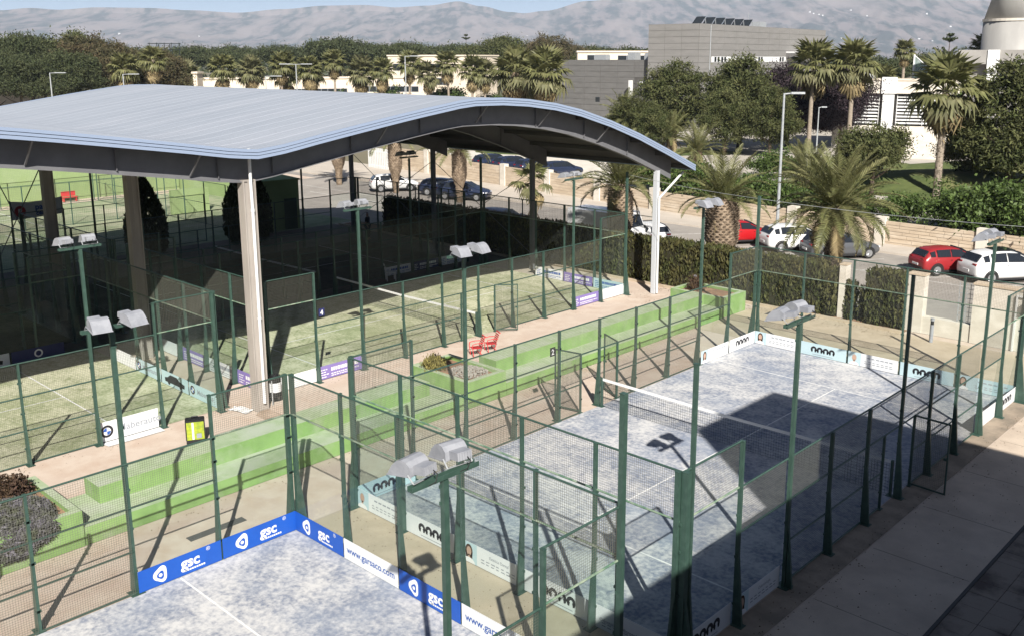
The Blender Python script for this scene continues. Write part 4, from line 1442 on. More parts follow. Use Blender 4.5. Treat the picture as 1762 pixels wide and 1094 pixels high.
def fan_leaf(seed, m, pet=0.9, r=0.95, n=17, droop=0.35, span=4.0):
    rr = random.Random(seed)
    mb = MB()
    mb.bar((0, 0, 0), (pet, 0, 0), 0.04, 0.025, caps=False)
    for i in range(n):
        t = i / (n - 1) - 0.5
        a = t * span
        l = r * (1 - 0.25 * abs(2 * t) ** 2) * rr.uniform(0.9, 1.05)
        d = Vector((math.cos(a), math.sin(a), 0))
        nn = Vector((-d.y, d.x, 0))
        o = Vector((pet, 0, 0))
        fold = 0.10 * (1 if i % 2 else -1)
        m1 = o + d * l * 0.55 + Vector((0, 0, -0.06 * droop + 0.02 * fold))
        tip = o + d * l + Vector((0, 0, -droop * l * (0.5 + 0.5 * rr.random())))
        w = l * span / n * 0.42
        k = len(mb.v)
        mb.v += [tuple(o), tuple(m1 - nn * w + Vector((0, 0, fold * .3))), tuple(m1 + nn * w - Vector((0, 0, fold * .3))), tuple(tip)]
        mb.f += [(k, k + 1, k + 2), (k + 1, k + 3, k + 2)]
    return mb.mesh('frond', m)
FAN = [fan_leaf(1, 'palm_leaf'), fan_leaf(2, 'palm_leaf', droop=0.6), fan_leaf(3, 'palm_leaf_dull', droop=0.8), fan_leaf(4, 'palm_dry', droop=0.9)]
def fan_layout(n, seed, skirt):
    rr = random.Random(seed)
    out = []
    for i in range(n):
        q = (i + .5) / n
        el = R(80 - 118 * q) + rr.uniform(-.12, .12)
        out.append((FAN[0] if q < .45 else FAN[1] if q < .75 else FAN[2], el, i * 2.39996 + rr.uniform(-.2, .2), rr.uniform(.85, 1.1), 0.0))
    for i in range(skirt):
        out.append((FAN[3], R(rr.uniform(-82, -50)), rr.uniform(0, 6.28), rr.uniform(.7, 1.0), -rr.uniform(0.1, 0.9)))
    return out
def merged_crown(n, seed, skirt, green=True):
    mb = MB()
    for me, el, az, s, dz in fan_layout(n, seed, skirt):
        if (me is FAN[3]) == green:
            continue
        mt = Matrix.Translation((0, 0, dz)) @ Matrix.Rotation(az, 4, 'Z') @ Matrix.Rotation(-el, 4, 'Y') @ Matrix.Scale(s, 4)
        mb.add([mt @ v.co for v in me.vertices], [tuple(p.vertices) for p in me.polygons])
    return mb
FC = [(merged_crown(34, 100 + i, 14).mesh('crown', 'palm_leaf_dull' if i == 1 else 'palm_leaf'), merged_crown(34, 100 + i, 14, False).mesh('dry_skirt', 'palm_dry')) for i in range(3)]
def fan_trunk(h, r, m, shaggy, seed=1):
    mb = MB()
    prof = [(r * 1.35, 0), (r * 1.05, 0.5)] + [(r * (1.0 - 0.18 * i / 12) * (1 + 0.03 * (i % 2)), 0.5 + (h - 0.5) * i / 12) for i in range(1, 13)]
    mb.lathe(prof, 12)
    rr = random.Random(seed)
    if shaggy:
        for i in range(int(h * 46)):
            z = rr.uniform(0.3, h)
            a = rr.uniform(0, 6.28)
            c, s_ = math.cos(a), math.sin(a)
            w = 0.05
            mb.add([((r - .02) * c + w * s_, (r - .02) * s_ - w * c, z), ((r - .02) * c - w * s_, (r - .02) * s_ + w * c, z), ((r + .13) * c, (r + .13) * s_, z + 0.16)], [(0, 1, 2)])
    return mb.mesh('trunk', m)
FT = {}
def fan_palm(label, x, y, z, h, s=1.0, near=False, shaggy=False, r=0.22, seed=1, group='fan palms', lean=0.0, skirt=10, n=30):
    t = thing('fan_palm', label, 'palm', (x, y, z), random.Random(seed).uniform(0, 6), group)
    if not near:
        rl = random.Random(seed * 7 + 1)
        t.rotation_euler = (rl.uniform(-.05, .05), rl.uniform(-.05, .05), rl.uniform(0, 6))
        s *= rl.uniform(0.86, 1.14)
    k = (shaggy, r)
    if k not in FT:
        FT[k] = fan_trunk(6.0, r, 'palm_trunk' if shaggy and r > .4 else 'palm_trunk_pale', shaggy, seed)
    put('trunk', FT[k], t, None, 0, None, (1, 1, (h + 0.05) / 6.0))
    if near:
        for me, el, az, q, dz in fan_layout(n, seed, skirt):
            put('frond', me, t, (0.1 * math.cos(az), 0.1 * math.sin(az), h + dz * 0.5), None, (0, -el, az), q * s)
    else:
        a, b = FC[seed % 3]
        put('crown', a, t, (0, 0, h), 0, None, s)
        put('dry_skirt', b, t, (0, 0, h), 0, None, s)
    return t
# ---------------------------------------------------------------- hedges and planting strip
struct(MB().box((-36, 25.42, -0.05), (3.9, 25.56, 0.10)).build('hedge_kerb', 'beige_concrete'))
struct(sheet('hedge_bed', [(-36, 25.56), (3.9, 25.56), (3.9, 27.2), (-36, 27.2)], 0.03, 'soil'))
def hedge(label, x0, x1, y0=25.75, y1=26.75, h=2.3, seed=1, dens=150, m='hedge_leaf', size=0.085, z0=0.0):
    t = thing('clipped_hedge', label, 'hedge', (x0, y0, z0), 0, 'clipped hedges')
    L, W = x1 - x0, y1 - y0
    rr = random.Random(seed)
    nx, nz = max(3, int(L / 0.3)), 9
    core = MB()
    def off(x, z, k):
        return 0.10 * noise.fractal(Vector((x + x0, z * 1.3, k + seed)), 1, 2, 3)
    prof = []
    vs_ = []
    for i in range(nx + 1):
        x = 0.06 + (L - 0.12) * i / nx
        for k, (py, pz) in enumerate([(0.10, 0.05), (0.08, h * .33), (0.08, h * .66), (0.10, h - .12), (0.22, h - .06), (W - .22, h - .06), (W - .1, h - .12), (W - .08, h * .5), (W - .1, 0.05)]):
            vs_.append((x, py + off(x, pz, k), pz + off(x, py, 9 + k) * 0.6))
    fs_ = [(i * 9 + k, i * 9 + k + 1, i * 9 + k + 10, i * 9 + k + 9) for i in range(nx) for k in range(8)] + [tuple(range(9)), tuple(nx * 9 + k for k in range(8, -1, -1))]
    core.add(vs_, fs_)
    core.build('stem_core', 'hedge_core', t)
    mb = MB()
    def scatter(n, fn, up):
        for _ in range(n):
            leafquad(mb, Vector(fn()), size * rr.uniform(.6, 1.4), rr, 1.35, up)
    f = lambda: (lambda x, z: (x, 0.03 + off(x, z, 3) + rr.uniform(-.05, .07) + 0.05 * noise.noise(Vector((x * 3, z * 1.2, seed))), z))(rr.uniform(0, L), rr.uniform(0.03, h))
    b = lambda: (rr.uniform(0, L), W - 0.03 + rr.uniform(-.06, .05), rr.uniform(0.03, h))
    tp = lambda: (lambda x, y: (x, y, h - .04 + off(x, y, 5) + rr.uniform(-.05, .09)))(rr.uniform(0, L), rr.uniform(0, W))
    e0 = lambda: (0.03 + rr.uniform(-.05, .05), rr.uniform(0, W), rr.uniform(0, h))
    e1 = lambda: (L - 0.03 + rr.uniform(-.05, .05), rr.uniform(0, W), rr.uniform(0, h))
    scatter(int(dens * L * h), f, 0.8)
    scatter(int(dens * 0.3 * L * h), b, 0.8)
    scatter(int(dens * 1.1 * L * W), tp, 0.5)
    scatter(int(dens * W * h), e0, 0.8)
    scatter(int(dens * W * h), e1, 0.8)
    mb.build('foliage', m, t)
    return t
hedge('long dark clipped hedge in the roof shade behind the courts', -31.5, -9.35, seed=1, dens=110, h=2.3)
hedge('clipped hedge behind the white roof column', -9.2, -4.9, seed=2)
hedge('clipped hedge segment under the blue car, left of the tall corner post', -4.78, -2.75, seed=9)
hedge('clipped hedge behind the far left corner of the blue court', -2.7, -0.12, seed=3, h=2.32)
hedge('thin clipped hedge tuft left of the white pier', 0.02, 0.62, seed=4, h=2.15)
hedge('low thin hedge tuft right of the white pier', 1.05, 1.42, 25.85, 26.4, 1.75, seed=5)
hedge('thin ragged hedge sprig before the rounded hedge block', 1.62, 1.9, 25.95, 26.3, 1.5, seed=6, dens=90)
hedge('thick rounded hedge block left of the gate wall', 2.0, 3.72, seed=7, h=2.4)
# dark cypresses standing in the roof shade
def cypress(label, x, y, h, r, seed):
    t = thing('cypress', label, 'tree', (x, y, 0))
    MB().tube((0, 0, 0), (0, 0, h * .8), 0.12, 0.05, 7).build('trunk', 'bark', t)
    rr = random.Random(seed)
    mb = MB()
    for _ in range(5200):
        z = h * rr.random() ** 1.1
        rad = r * min(1, (1 - z / h) * 1.9) ** 0.7 * rr.uniform(.72, 1.04) * (0.7 + .3 * min(1, z / .6))
        a = rr.uniform(0, 6.28)
        leafquad(mb, Vector((rad * math.cos(a), rad * math.sin(a), z + .1)), 0.12, rr, 1.3, 1.0)
    mb.build('crown', 'pine_dark', t)
cypress('dark pointed cypress in the roof shade beside the second column', -35.0, 11.2, 4.6, 1.15, 1)
cypress('dark blunt cypress in the roof shade left of the tall front column', -34.6, 17.6, 5.2, 1.45, 2)

# ---------------------------------------------------------------- white gate wall of the club
gw = thing('gate_wall', 'white boundary wall with a square grille opening beside the hedge', 'wall', (3.75, 26.0, 0))
MB().box((0, 0, 0), (0.68, 0.45, 2.45)).build('pier', 'white_stone', gw)
MB().box((-0.03, -0.03, 2.451), (0.71, 0.48, 2.52)).build('coping', 'wall_stone', gw)
MB().box((0.683, 0.05, 0), (2.66, 0.40, 0.72)).build('plinth', 'white_stone', gw)
MB().box((2.663, 0, 0), (8.6, 0.45, 2.42)).build('panel', 'white_stone', gw)
MB().box((2.64, -0.03, 2.421), (8.6, 0.48, 2.50)).build('coping', 'wall_stone', gw)
gr = MB()
for i in range(9):
    z = 0.80 + i * 0.19
    gr.box((2.02, 0.19, z), (2.64, 0.21, z + 0.02))
for i in range(5):
    x = 2.04 + i * 0.145
    gr.box((x, 0.185, 0.73), (x + 0.02, 0.215, 2.40))
gr.build('grille', 'galvanised', gw)
hd = MB().box((4.55, -0.16, 1.55), (5.05, -0.003, 1.95))
hd.build('meter_box', 'concrete_grey', gw)
dr = MB().box((4.3, -0.09, 0.0), (4.36, -0.004, 2.2)).box((5.2, -0.09, 0), (5.26, -0.004, 2.2)).box((4.3, -0.09, 2.2), (5.26, -0.004, 2.26))
dr.build('door_frame', 'white_paint', gw)
pr_ = thing('gate_pier', 'narrow white stone pier standing among the hedge tufts', 'pier', (0.72, 25.9, 0))
MB().box((0, 0, 0), (0.30, 0.45, 2.42)).build('shaft', 'white_stone', pr_)
MB().box((-0.02, -0.02, 2.421), (0.32, 0.47, 2.48)).build('coping', 'wall_stone', pr_)
def bollard(label, x, y):
    t = thing('bollard_light', label, 'bollard', (x, y, 0), 0, 'grey bollard lights by the hedge')
    MB().tube((0, 0, 0), (0, 0, 0.74), 0.075, n=14).build('shaft', 'lamp_grey', t)
    MB().tube((0, 0, 0.741), (0, 0, 0.90), 0.068, n=14).build('lens', 'black_plastic', t)
    MB().tube((0, 0, 0.901), (0, 0, 1.0), 0.08, n=14).build('cap', 'lamp_grey', t)
bollard('short grey bollard light in front of the hedge by the end planter', -6.3, 25.1)
bollard('short grey bollard light below the grille opening of the white wall', 5.25, 25.0)
struct(MB().box((-2.0, 24.3, -0.02), (-1.2, 24.8, 0.003)).build('drain_grate', 'joint_dark'))
struct(MB().box((-1.6, -3.9, -0.02), (-1.35, -2.4, 0.003)).build('drain_grate', 'joint_dark'))

# ---------------------------------------------------------------- small things on the paths
def armchair(label, x, y, rz):
    t = thing('garden_chair', label, 'chair', (x, y, 0), rz, 'red metal chairs on the path')
    t.scale = (0.74, 0.74, 0.74)
    se = MB()
    for i in range(5):
        se.box((-0.24 + i * 0.10, -0.25, 0.42), (-0.16 + i * 0.10, 0.25, 0.44))
    se.build('seat', 'bench_red', t)
    bk = MB()
    for i in range(5):
        z = 0.50 + i * 0.095
        x_ = -0.27 - i * 0.035
        bk.bar((x_, -0.25, z), (x_, 0.25, z), 0.016, 0.08)
    bk.tube((-0.47, -0.25, 1.0), (-0.47, 0.25, 1.0), 0.035, n=8)
    bk.build('backrest', 'bench_red', t)
    for s in (-0.27, 0.27):
        MB().path([(-0.34, s, 0.70), (-0.05, s, 0.72), (0.24, s, 0.68), (0.27, s, 0.45)], [0.022] * 4, 6).build('armrest', 'bench_red', t)
        MB().path([(0.25, s, 0.44), (0.20, s, 0.0)], [0.022] * 2, 6).build('leg', 'bench_red', t)
        MB().path([(-0.24, s, 0.44), (-0.16, s, 0.18), (-0.32, s, 0.0)], [0.022] * 3, 6).build('leg', 'bench_red', t)
armchair('farther red metal garden chair on the path, clear of the pole', -7.1, 11.85, R(-115))
_a = armchair('red metal garden chair on the path, right behind the floodlight pole', -7.1, 11.05, R(-115))
bg_ = thing('sports_bag', 'lime green and black padel bag standing on the path', 'bag', (-7.05, -0.72, 0), R(62))
bb = MB().box((-0.32, -0.20, 0.14), (0.32, 0.20, 0.86))
bb.build('body', 'lime', bg_)
MB().box((-0.35, -0.22, 0.0), (0.35, 0.22, 0.139)).build('base', 'black_plastic', bg_)
MB().box((-0.34, -0.21, 0.861), (0.34, 0.21, 0.93)).box((-0.36, -0.215, 0.14), (-0.321, 0.215, 0.90)).box((0.321, -0.215, 0.14), (0.36, 0.215, 0.90)).build('trim', 'black_plastic', bg_)
MB().box((-0.12, -0.214, 0.16), (-0.05, -0.201, 0.84)).build('strap', 'white_print', bg_)
MB().box((0.04, -0.22, 0.20), (0.22, -0.202, 0.38)).build('pocket', 'grey_print', bg_)
MB().path([(-0.16, 0, 0.93), (-0.10, 0, 1.02), (0.10, 0, 1.02), (0.16, 0, 0.93)], [0.025] * 4, 6).build('handle', 'black_plastic', bg_)
bg_.scale = (0.78, 0.78, 0.78)
bn = thing('litter_bin', 'black mesh litter bin with a white band beside the big roof column', 'bin', (-8.2, 2.78, 0), R(35))
def binmesh(z0, z1):
    mb = MB()
    for i in range(20):
        a = 2 * math.pi * i / 20
        c, s = math.cos(a) * .2, math.sin(a) * .2
        mb.bar((c, s, z0), (c, s, z1), 0.016, 0.016)
    k = max(2, int((z1 - z0) / .07))
    for j in range(k + 1):
        z = z0 + (z1 - z0) * j / k
        for i in range(20):
            a, b = 2 * math.pi * i / 20, 2 * math.pi * (i + 1) / 20
            mb.bar((math.cos(a) * .2, math.sin(a) * .2, z), (math.cos(b) * .2, math.sin(b) * .2, z), 0.014, 0.014)
    return mb
binmesh(0.25, 0.95).build('basket', 'black_plastic', bn)
MB().lathe([(0.187, 0.24), (0.187, 0.93), (0.15, 0.93), (0.15, 0.26)], 20).build('liner', 'black_plastic', bn)
MB().lathe([(0.211, 0.42), (0.211, 0.74), (0.205, 0.74), (0.205, 0.42)], 24).build('band', 'white_banner', bn)
for s in (-1, 1):
    MB().tube((0, s * 0.25, 0), (0, s * 0.25, 0.85), 0.022, n=8).bar((0, s * .25, .6), (0, s * .2, .6), 0.03).build('post', 'galvanised', bn)
tw_ = MB()
rr = random.Random(4)
n = 12
vs_ = []
for i in range(n + 1):
    for j in range(6):
        x, y = i / n * 0.8, j / 5 * 0.38
        vs_.append((x + 0.05 * math.sin(7 * y), y + 0.05 * math.sin(5 * x), 0.015 + 0.07 * abs(noise.noise(Vector((x * 6, y * 6, 1))))))
tw_.add(vs_, [(i * 6 + j, (i + 1) * 6 + j, (i + 1) * 6 + j + 1, i * 6 + j + 1) for i in range(n) for j in range(5)])
tag(tw_.build('towel', 'white_plastic', None, (-8.75, 1.25, 0), R(20)), 'crumpled white towel on the path near the corner post', 'towel')
pc = thing('plastic_chair', 'white plastic chair in the deep shade behind the green court', 'chair', (-19.75, 17.0, 0), R(60))
MB().box((-0.25, -0.25, 0.42), (0.25, 0.25, 0.45)).build('seat', 'white_plastic', pc)
MB().bar((-0.25, 0, 0.45), (-0.33, 0, 0.88), 0.48, 0.03, up=(1, 0, 0)).build('backrest', 'white_plastic', pc)
for a in (-.22, .22):
    for b in (-.22, .22):
        MB().bar((a, b, 0), (a, b, .42), 0.05).build('leg', 'white_plastic', pc)
# shrubs in the planters
def shrub(label, x, y, z, lob, clumps, per, cr, size, m, seed, cat='shrub', asp=1.2, up=0.0):
    o = thing('shrub', label, cat, (x, y, z))
    put('crown', crown(lob, clumps, per, cr, size, m, seed, asp, 0.4, 'crown', 0.8, up), o)
    st_ = MB()
    rr = random.Random(seed)
    for i in range(6):
        a = rr.uniform(0, 6.28)
        st_.path([(0, 0, -0.05), (0.25 * math.cos(a), 0.25 * math.sin(a), 0.35)], [0.025, 0.01], 5)
    st_.build('stem', 'bark', o)
rm_ = thing('shrub', 'big mounded rosemary with purple grey flowers spilling over the left planter', 'shrub', (-3.75, -7.1, 0.78))
def mound(name, m, lob, n, size, seed, parent, core='hedge_core'):
    rr = random.Random(seed)
    cm = MB()
    mb = MB()
    for (x, y, z, rx, ry, rz_) in lob:
        prof = []
        N_ = 16
        vs_ = []
        for j in range(9):
            e = -math.pi / 2 + math.pi * j / 8
            for i in range(N_):
                a = 2 * math.pi * i / N_
                k = 0.88 + 0.14 * noise.noise(Vector((math.cos(a) * 2 + x, math.sin(a) * 2 + y, e * 2)))
                vs_.append((x + rx * k * math.cos(e) * math.cos(a), y + ry * k * math.cos(e) * math.sin(a), z + rz_ * k * math.sin(e)))
        cm.add(vs_, [(j * N_ + i, j * N_ + (i + 1) % N_, (j + 1) * N_ + (i + 1) % N_, (j + 1) * N_ + i) for j in range(8) for i in range(N_)])
        for _ in range(int(n * (rx * ry + ry * rz_ + rx * rz_))):
            d = Vector((rr.gauss(0, 1), rr.gauss(0, 1), rr.gauss(0, 1))).normalized()
            q = rr.uniform(0.86, 1.07) + 0.07 * noise.noise(Vector((d.x * 4 + x, d.y * 4, d.z * 4)))
            leafquad(mb, Vector((x + d.x * rx * q, y + d.y * ry * q, z + d.z * rz_ * q)), size * rr.uniform(.6, 1.3), rr, 1.5)
    cm.build('stem_core', core, parent, smooth=True)
    mb.build('crown', m, parent)
mound('crown', 'rosemary', [(0, 0, 0.10, 0.80, 0.95, 0.42), (0.45, 0.35, -0.05, 0.50, 0.60, 0.38), (0.62, -0.1, -0.28, 0.24, 0.72, 0.36), (-0.3, 0.5, 0.05, 0.5, 0.5, 0.32), (-0.2, -0.8, .05, .7, .6, .36)], 9000, 0.034, 91, rm_)
shrub('dark reddish bush on the soil at the back of the left planter', -5.1, -6.7, 0.82, [(0, 0, 0.28, 0.42, 0.55, 0.3), (0.1, -0.5, .2, .4, .4, .25)], 160, 22, 0.2, 0.045, 'dark_bush', 92)
shrub('small yellowish dry bush in the mid terrace planter', -5.1, 7.15, 0.82, [(0, 0, 0.2, 0.34, 0.34, 0.25)], 130, 22, 0.16, 0.035, 'dry_bush', 93, asp=2.0, up=1.0)
shrub('bare twiggy plant in the end planter by the hedge', -5.0, 23.2, 0.85, [(0, 0, 0.25, 0.4, 0.4, 0.3)], 60, 16, 0.25, 0.03, 'dark_bush', 94, asp=2.5, up=1.0)

# a person standing in the shade beyond the last column
pn = thing('person', 'person in dark clothes standing in the roof shade near the hedge end', 'person', (-29.9, 23.3, 0), R(-60))
def skinned(name, verts, edges, radii, m, parent):
    me = bpy.data.meshes.new(name)
    me.from_pydata(verts, edges, [])
    o = put(name, me, parent)
    sk = o.modifiers.new('Skin', 'SKIN')
    sv = me.skin_vertices[0].data
    for i, r in enumerate(radii):
        sv[i].radius = (r, r) if not isinstance(r, tuple) else r
    sv[0].use_root = True
    sb = o.modifiers.new('Sub', 'SUBSURF')
    sb.levels = sb.render_levels = 2
    me.materials.append(M[m])
    return o
V = [(0, 0, .95), (0, 0, 1.15), (0, 0, 1.38), (0, 0, 1.50), (0, .01, 1.60), (0, .02, 1.72),
     (.10, 0, .90), (.12, .02, .50), (.13, -.02, .09), (.13, .12, .04), (-.10, 0, .90), (-.13, .03, .50), (-.15, -.01, .09), (-.15, .13, .04),
     (.19, 0, 1.42), (.25, -.02, 1.14), (.22, .10, .90), (.22, .14, .80), (-.19, 0, 1.42), (-.25, -.02, 1.14), (-.22, .10, .90), (-.22, .14, .80)]
Ed = [(0, 1), (1, 2), (2, 3), (3, 4), (4, 5), (0, 6), (6, 7), (7, 8), (8, 9), (0, 10), (10, 11), (11, 12), (12, 13), (2, 14), (14, 15), (15, 16), (16, 17), (2, 18), (18, 19), (19, 20), (20, 21)]
Ra = [.15, .14, .16, .06, .085, .08, .10, .07, .05, .045, .10, .07, .05, .045, .065, .05, .04, .04, .065, .05, .04, .04]
skinned('body', V, Ed, Ra, 'skin', pn)
skinned('shirt', [(0, 0, .93), (0, 0, 1.15), (0, 0, 1.38), (0, 0, 1.46), (.19, 0, 1.42), (.25, -.02, 1.16), (-.19, 0, 1.42), (-.25, -.02, 1.16)], [(0, 1), (1, 2), (2, 3), (2, 4), (4, 5), (2, 6), (6, 7)],
        [.165, .16, .175, .075, .08, .065, .08, .065], 'person_dark', pn)
skinned('trousers', [(0, 0, .96), (.10, 0, .88), (.12, .02, .50), (.13, -.02, .12), (-.10, 0, .88), (-.13, .03, .50), (-.15, -.01, .12)], [(0, 1), (1, 2), (2, 3), (0, 4), (4, 5), (5, 6)],
        [.165, .115, .085, .07, .115, .085, .07], 'denim', pn)
skinned('hair', [(0, -.01, 1.70), (0, -.02, 1.77)], [(0, 1)], [.095, .075], 'hair_brown', pn)

# ---------------------------------------------------------------- green walls and courts beyond the roof
def wall_block(label, x0, x1, y0, y1, h, m, cat='wall', name='green_wall'):
    o = MB().box((x0, y0, -0.02), (x1, y1, h)).build(name, m)
    return tag(o, label, cat)
gh = thing('green_hut', 'dark green painted hut half in roof shade behind the rear court', 'hut', (-37.3, 19.6, 0), R(-8))
MB().box((-3.0, 0, -0.02), (0, 3.3, 3.3)).build('wall', 'lime_wall', gh)
MB().box((-3.1, -0.1, 3.301), (0.1, 3.4, 3.40)).build('roof', 'lime_wall', gh)
MB().box((0.001, 2.2, 0), (0.03, 3.1, 2.1)).build('door', 'dark_green_wall', gh)
wall_block('low lime green practice wall in the sun, beyond the dark floodlight pole', -48.9, -48.6, 19.6, 22.6, 1.8, 'lime_wall')
wall_block('long lime green end wall of the far open court', -62.3, -62.0, -6, 30, 4.0, 'lime_wall')
wall_block('pale green side wall of the far open court', -62.0, -50, 27.0, 27.3, 3.6, 'lime_wall')
wall_block('tall lime green wall behind the far courts, at the upper left', -80.3, -80, -20, 30, 5.0, 'lime_wall')
rect('far_court', -60, -50, -4, 18, -0.008, 'pale_turf')
for (a, b, c, d) in ((-59.9, -50.1, 3.0, 3.06), (-59.9, -50.1, 11, 11.06), (-55.03, -54.97, 3.06, 11), (-48.5, -37, 8.0, 8.06), (-43.0, -42.94, 8.06, 18)):
    rect('court_line', a, b, c, d, -0.003, 'white_line')
def open_fence(label, p, q, n, h):
    t = thing('court_fence', label, 'fence', (p[0], p[1], 0), 0, 'thin mesh fences of the far courts')
    dx, dy = q[0] - p[0], q[1] - p[1]
    L = math.hypot(dx, dy)
    ang = math.atan2(dy, dx)
    pm = MB().tube((0, 0, 0), (0, 0, h), 0.04, n=6).mesh('post', 'green_steel')
    for i in range(n + 1):
        put('post', pm, t, (dx * i / n, dy * i / n, 0))
    for z in (0.05, h / 2, h):
        MB().tube((0, 0, z), (dx, dy, z), 0.02, n=5).build('rail', 'green_steel', t)
    w = L / n
    for i in range(n):
        put('mesh_panel', wire_mesh(w - 0.05, h - 0.1, 0.12), t, (dx * (i + .5) / n, dy * (i + .5) / n, 0.05), ang)
open_fence('thin fence between the roofed courts and the far open court', (-37, -6), (-37, 16), 7, 3.0)
open_fence('thin fence along the near side of the far open court', (-49.5, -6), (-49.5, 19), 8, 3.0)
open_fence('thin fence at the end of the far open court by the red bench', (-60.5, -6), (-60.5, 26), 9, 3.2)
open_fence('thin fence crossing between the far courts', (-60, 19), (-40, 19.2), 7, 3.0)
rb = thing('red_bench', 'small red bench on the terracotta path of the far court', 'bench', (-61.2, 17.2, 0))
MB().box((-0.25, -0.8, 0.40), (0.25, 0.8, 0.46)).build('seat', 'bench_red', rb)
MB().box((-0.32, -0.8, 0.50), (-0.26, 0.8, 1.0)).build('backrest', 'bench_red', rb)
for s in (-.7, .7):
    MB().box((-0.25, s - .03, 0), (0.22, s + .03, 0.40)).build('leg', 'bench_red', rb)
rb.scale = (0.8, 0.7, 0.8)
bp_ = thing('hanging_banner', 'white padel banner with a red dot hung across the far fence at left', 'banner', (-34.0, 5.0, 3.15), E_)
MB().xzprism([(-1.25, 0), (1.25, 0.10), (1.25, 1.0), (0.4, 0.88), (-0.4, 0.86), (-1.25, 0.98)], -0.01, 0.01).build('cloth', 'white_banner', bp_)
lg = MB()
disc(lg, -0.85, 0.42, 0.28, 0.30, -0.014)
lg.build('logo', 'red_print', bp_)
put('lettering', text_mesh('P', 0.38, 'white_print', 0.012), bp_, (-0.85, -0.018, 0.29), None, (R(90), 0, 0))
put('lettering', text_mesh('padel', 0.42, 'blue_print', 0.014), bp_, (0.35, -0.014, 0.45), None, (R(90), 0, 0))
put('lettering', text_mesh('center', 0.32, 'blue_print', 0.012), bp_, (0.35, -0.014, 0.16), None, (R(90), 0, 0))
for x in (-1.28, 1.28):
    MB().tube((x, 0.03, -3.15), (x, 0.03, 1.0), 0.04, n=8).build('post', 'green_steel', bp_)
open_fence('tall mesh fence behind the hedge end along the road', (-36, 27.0), (-10, 27.0), 8, 3.2)

# ---------------------------------------------------------------- stone wall along the road
sw_n = 0
pts = [Vector((*p, 0)) for p in wall_line[::-1]]
seglen = [(pts[i + 1] - pts[i]).length for i in range(len(pts) - 1)]
def on_line(s):
    for i, l in enumerate(seglen):
        if s <= l or i == len(seglen) - 1:
            return pts[i].lerp(pts[i + 1], s / l)
        s -= l
sw = thing('stone_wall', 'long cream stone boundary wall with piers along the road', 'wall', (0, 0, 0))
tot = sum(seglen)
off0 = 1.75
nb_ = int((tot - off0) / 6.15)
for i in range(nb_ + 1):
    a, b = on_line(max(0, off0 + (i - 1) * 6.15)), on_line(off0 + i * 6.15)
    d = (b - a)
    L = d.length
    ang = math.atan2(d.y, d.x)
    rr = random.Random(i)
    WH = 1.5 if b.x > -27 else 1.8 if b.x > -45 else 2.2
    w_ = put('panel', MB().box((0.34, 0.04, -0.05), (L - 0.34, 0.33, WH - 0.02)).mesh('panel', 'wall_stone'), sw, tuple(a), ang)
    mb = MB()
    z = 0.0
    while z < WH:
        hh = rr.uniform(0.16, 0.27)
        x = 0.35
        while x < L - 0.4:
            ww = rr.uniform(0.7, 1.7)
            x1 = min(x + ww, L - 0.35)
            mb.box((x, 0.0 + rr.uniform(-.012, .012), z), (x1 - 0.02, 0.039, min(z + hh - 0.022, WH + 0.05)))
            x = x1
        z += hh
    c_ = mb.build('stone_course', 'wall_stone', w_)
    c_['kind'] = 'stuff'
    put('pier', MB().box((-0.33, -0.12, -0.05), (0.33, 0.40, WH + 0.25)).mesh('pier', 'white_stone'), sw, tuple(b), ang)
gate = thing('road_gate', 'white slatted gate in the far stone wall between the pineapple palms', 'gate', (-63.2, 48.9, 0), R(-6))
for i in range(12):
    MB().box((i * 0.33, 0, 0.1), (i * 0.33 + 0.2, 0.05, 2.2)).build('slat', 'white_paint', gate)
MB().box((-0.1, 0.051, 0.3), (4.0, 0.1, 0.42)).box((-0.1, 0.051, 1.8), (4.0, 0.1, 1.92)).build('rail', 'white_paint', gate)

# bright paved lot behind the wall, seen under the canopy
struct(sheet('paved_lot', [(-62, 51), (-30, 47.4), (-30, 70), (-62, 74)], 0.906, 'white_stone'))

# fallen leaves and grit along the hedge bed, the planters and the pavement edge
ll = MB()
rr = random.Random(12)
def litter(n, fx, fy, z, smax=0.035):
    for _ in range(n):
        x, y = fx(), fy()
        s = rr.uniform(0.012, smax)
        a = rr.uniform(0, 6.28)
        c, d = math.cos(a) * s, math.sin(a) * s
        ll.add([(x - c, y - d, z), (x + d * .6, y - c * .6, z + rr.uniform(.002, .02)), (x + c, y + d, z + .004), (x - d * .6, y + c * .6, z + rr.uniform(.002, .02))], [(0, 1, 2, 3)])
litter(500, lambda: rr.uniform(-9, 3.8), lambda: 25.4 - abs(rr.gauss(0, .5)), 0.0)
litter(260, lambda: rr.uniform(-9, -5.5), lambda: rr.uniform(22, 25.4), -0.004)
litter(260, lambda: -2.9 + abs(rr.gauss(0, .25)), lambda: rr.uniform(-10, 22), -0.006, 0.025)
litter(320, lambda: 10.66 + rr.gauss(0, .18), lambda: rr.uniform(-2, 20), -0.001, 0.028)
litter(240, lambda: rr.uniform(10.9, 13), lambda: rr.uniform(0, 20), -0.003, 0.025)
litter(220, lambda: rr.uniform(0.2, 9.8), lambda: rr.uniform(-1.75, -0.1), -0.001, 0.022)
litter(260, lambda: -8.9 + abs(rr.gauss(0, .4)), lambda: rr.uniform(-8, 23), -0.009, 0.025)
mat('leaf_litter', (0.20, 0.14, 0.08), (0.11, 0.08, 0.05), 4.0, 0.9, island=0.4)
struct(ll.build('leaf_litter', 'leaf_litter'), 'stuff')
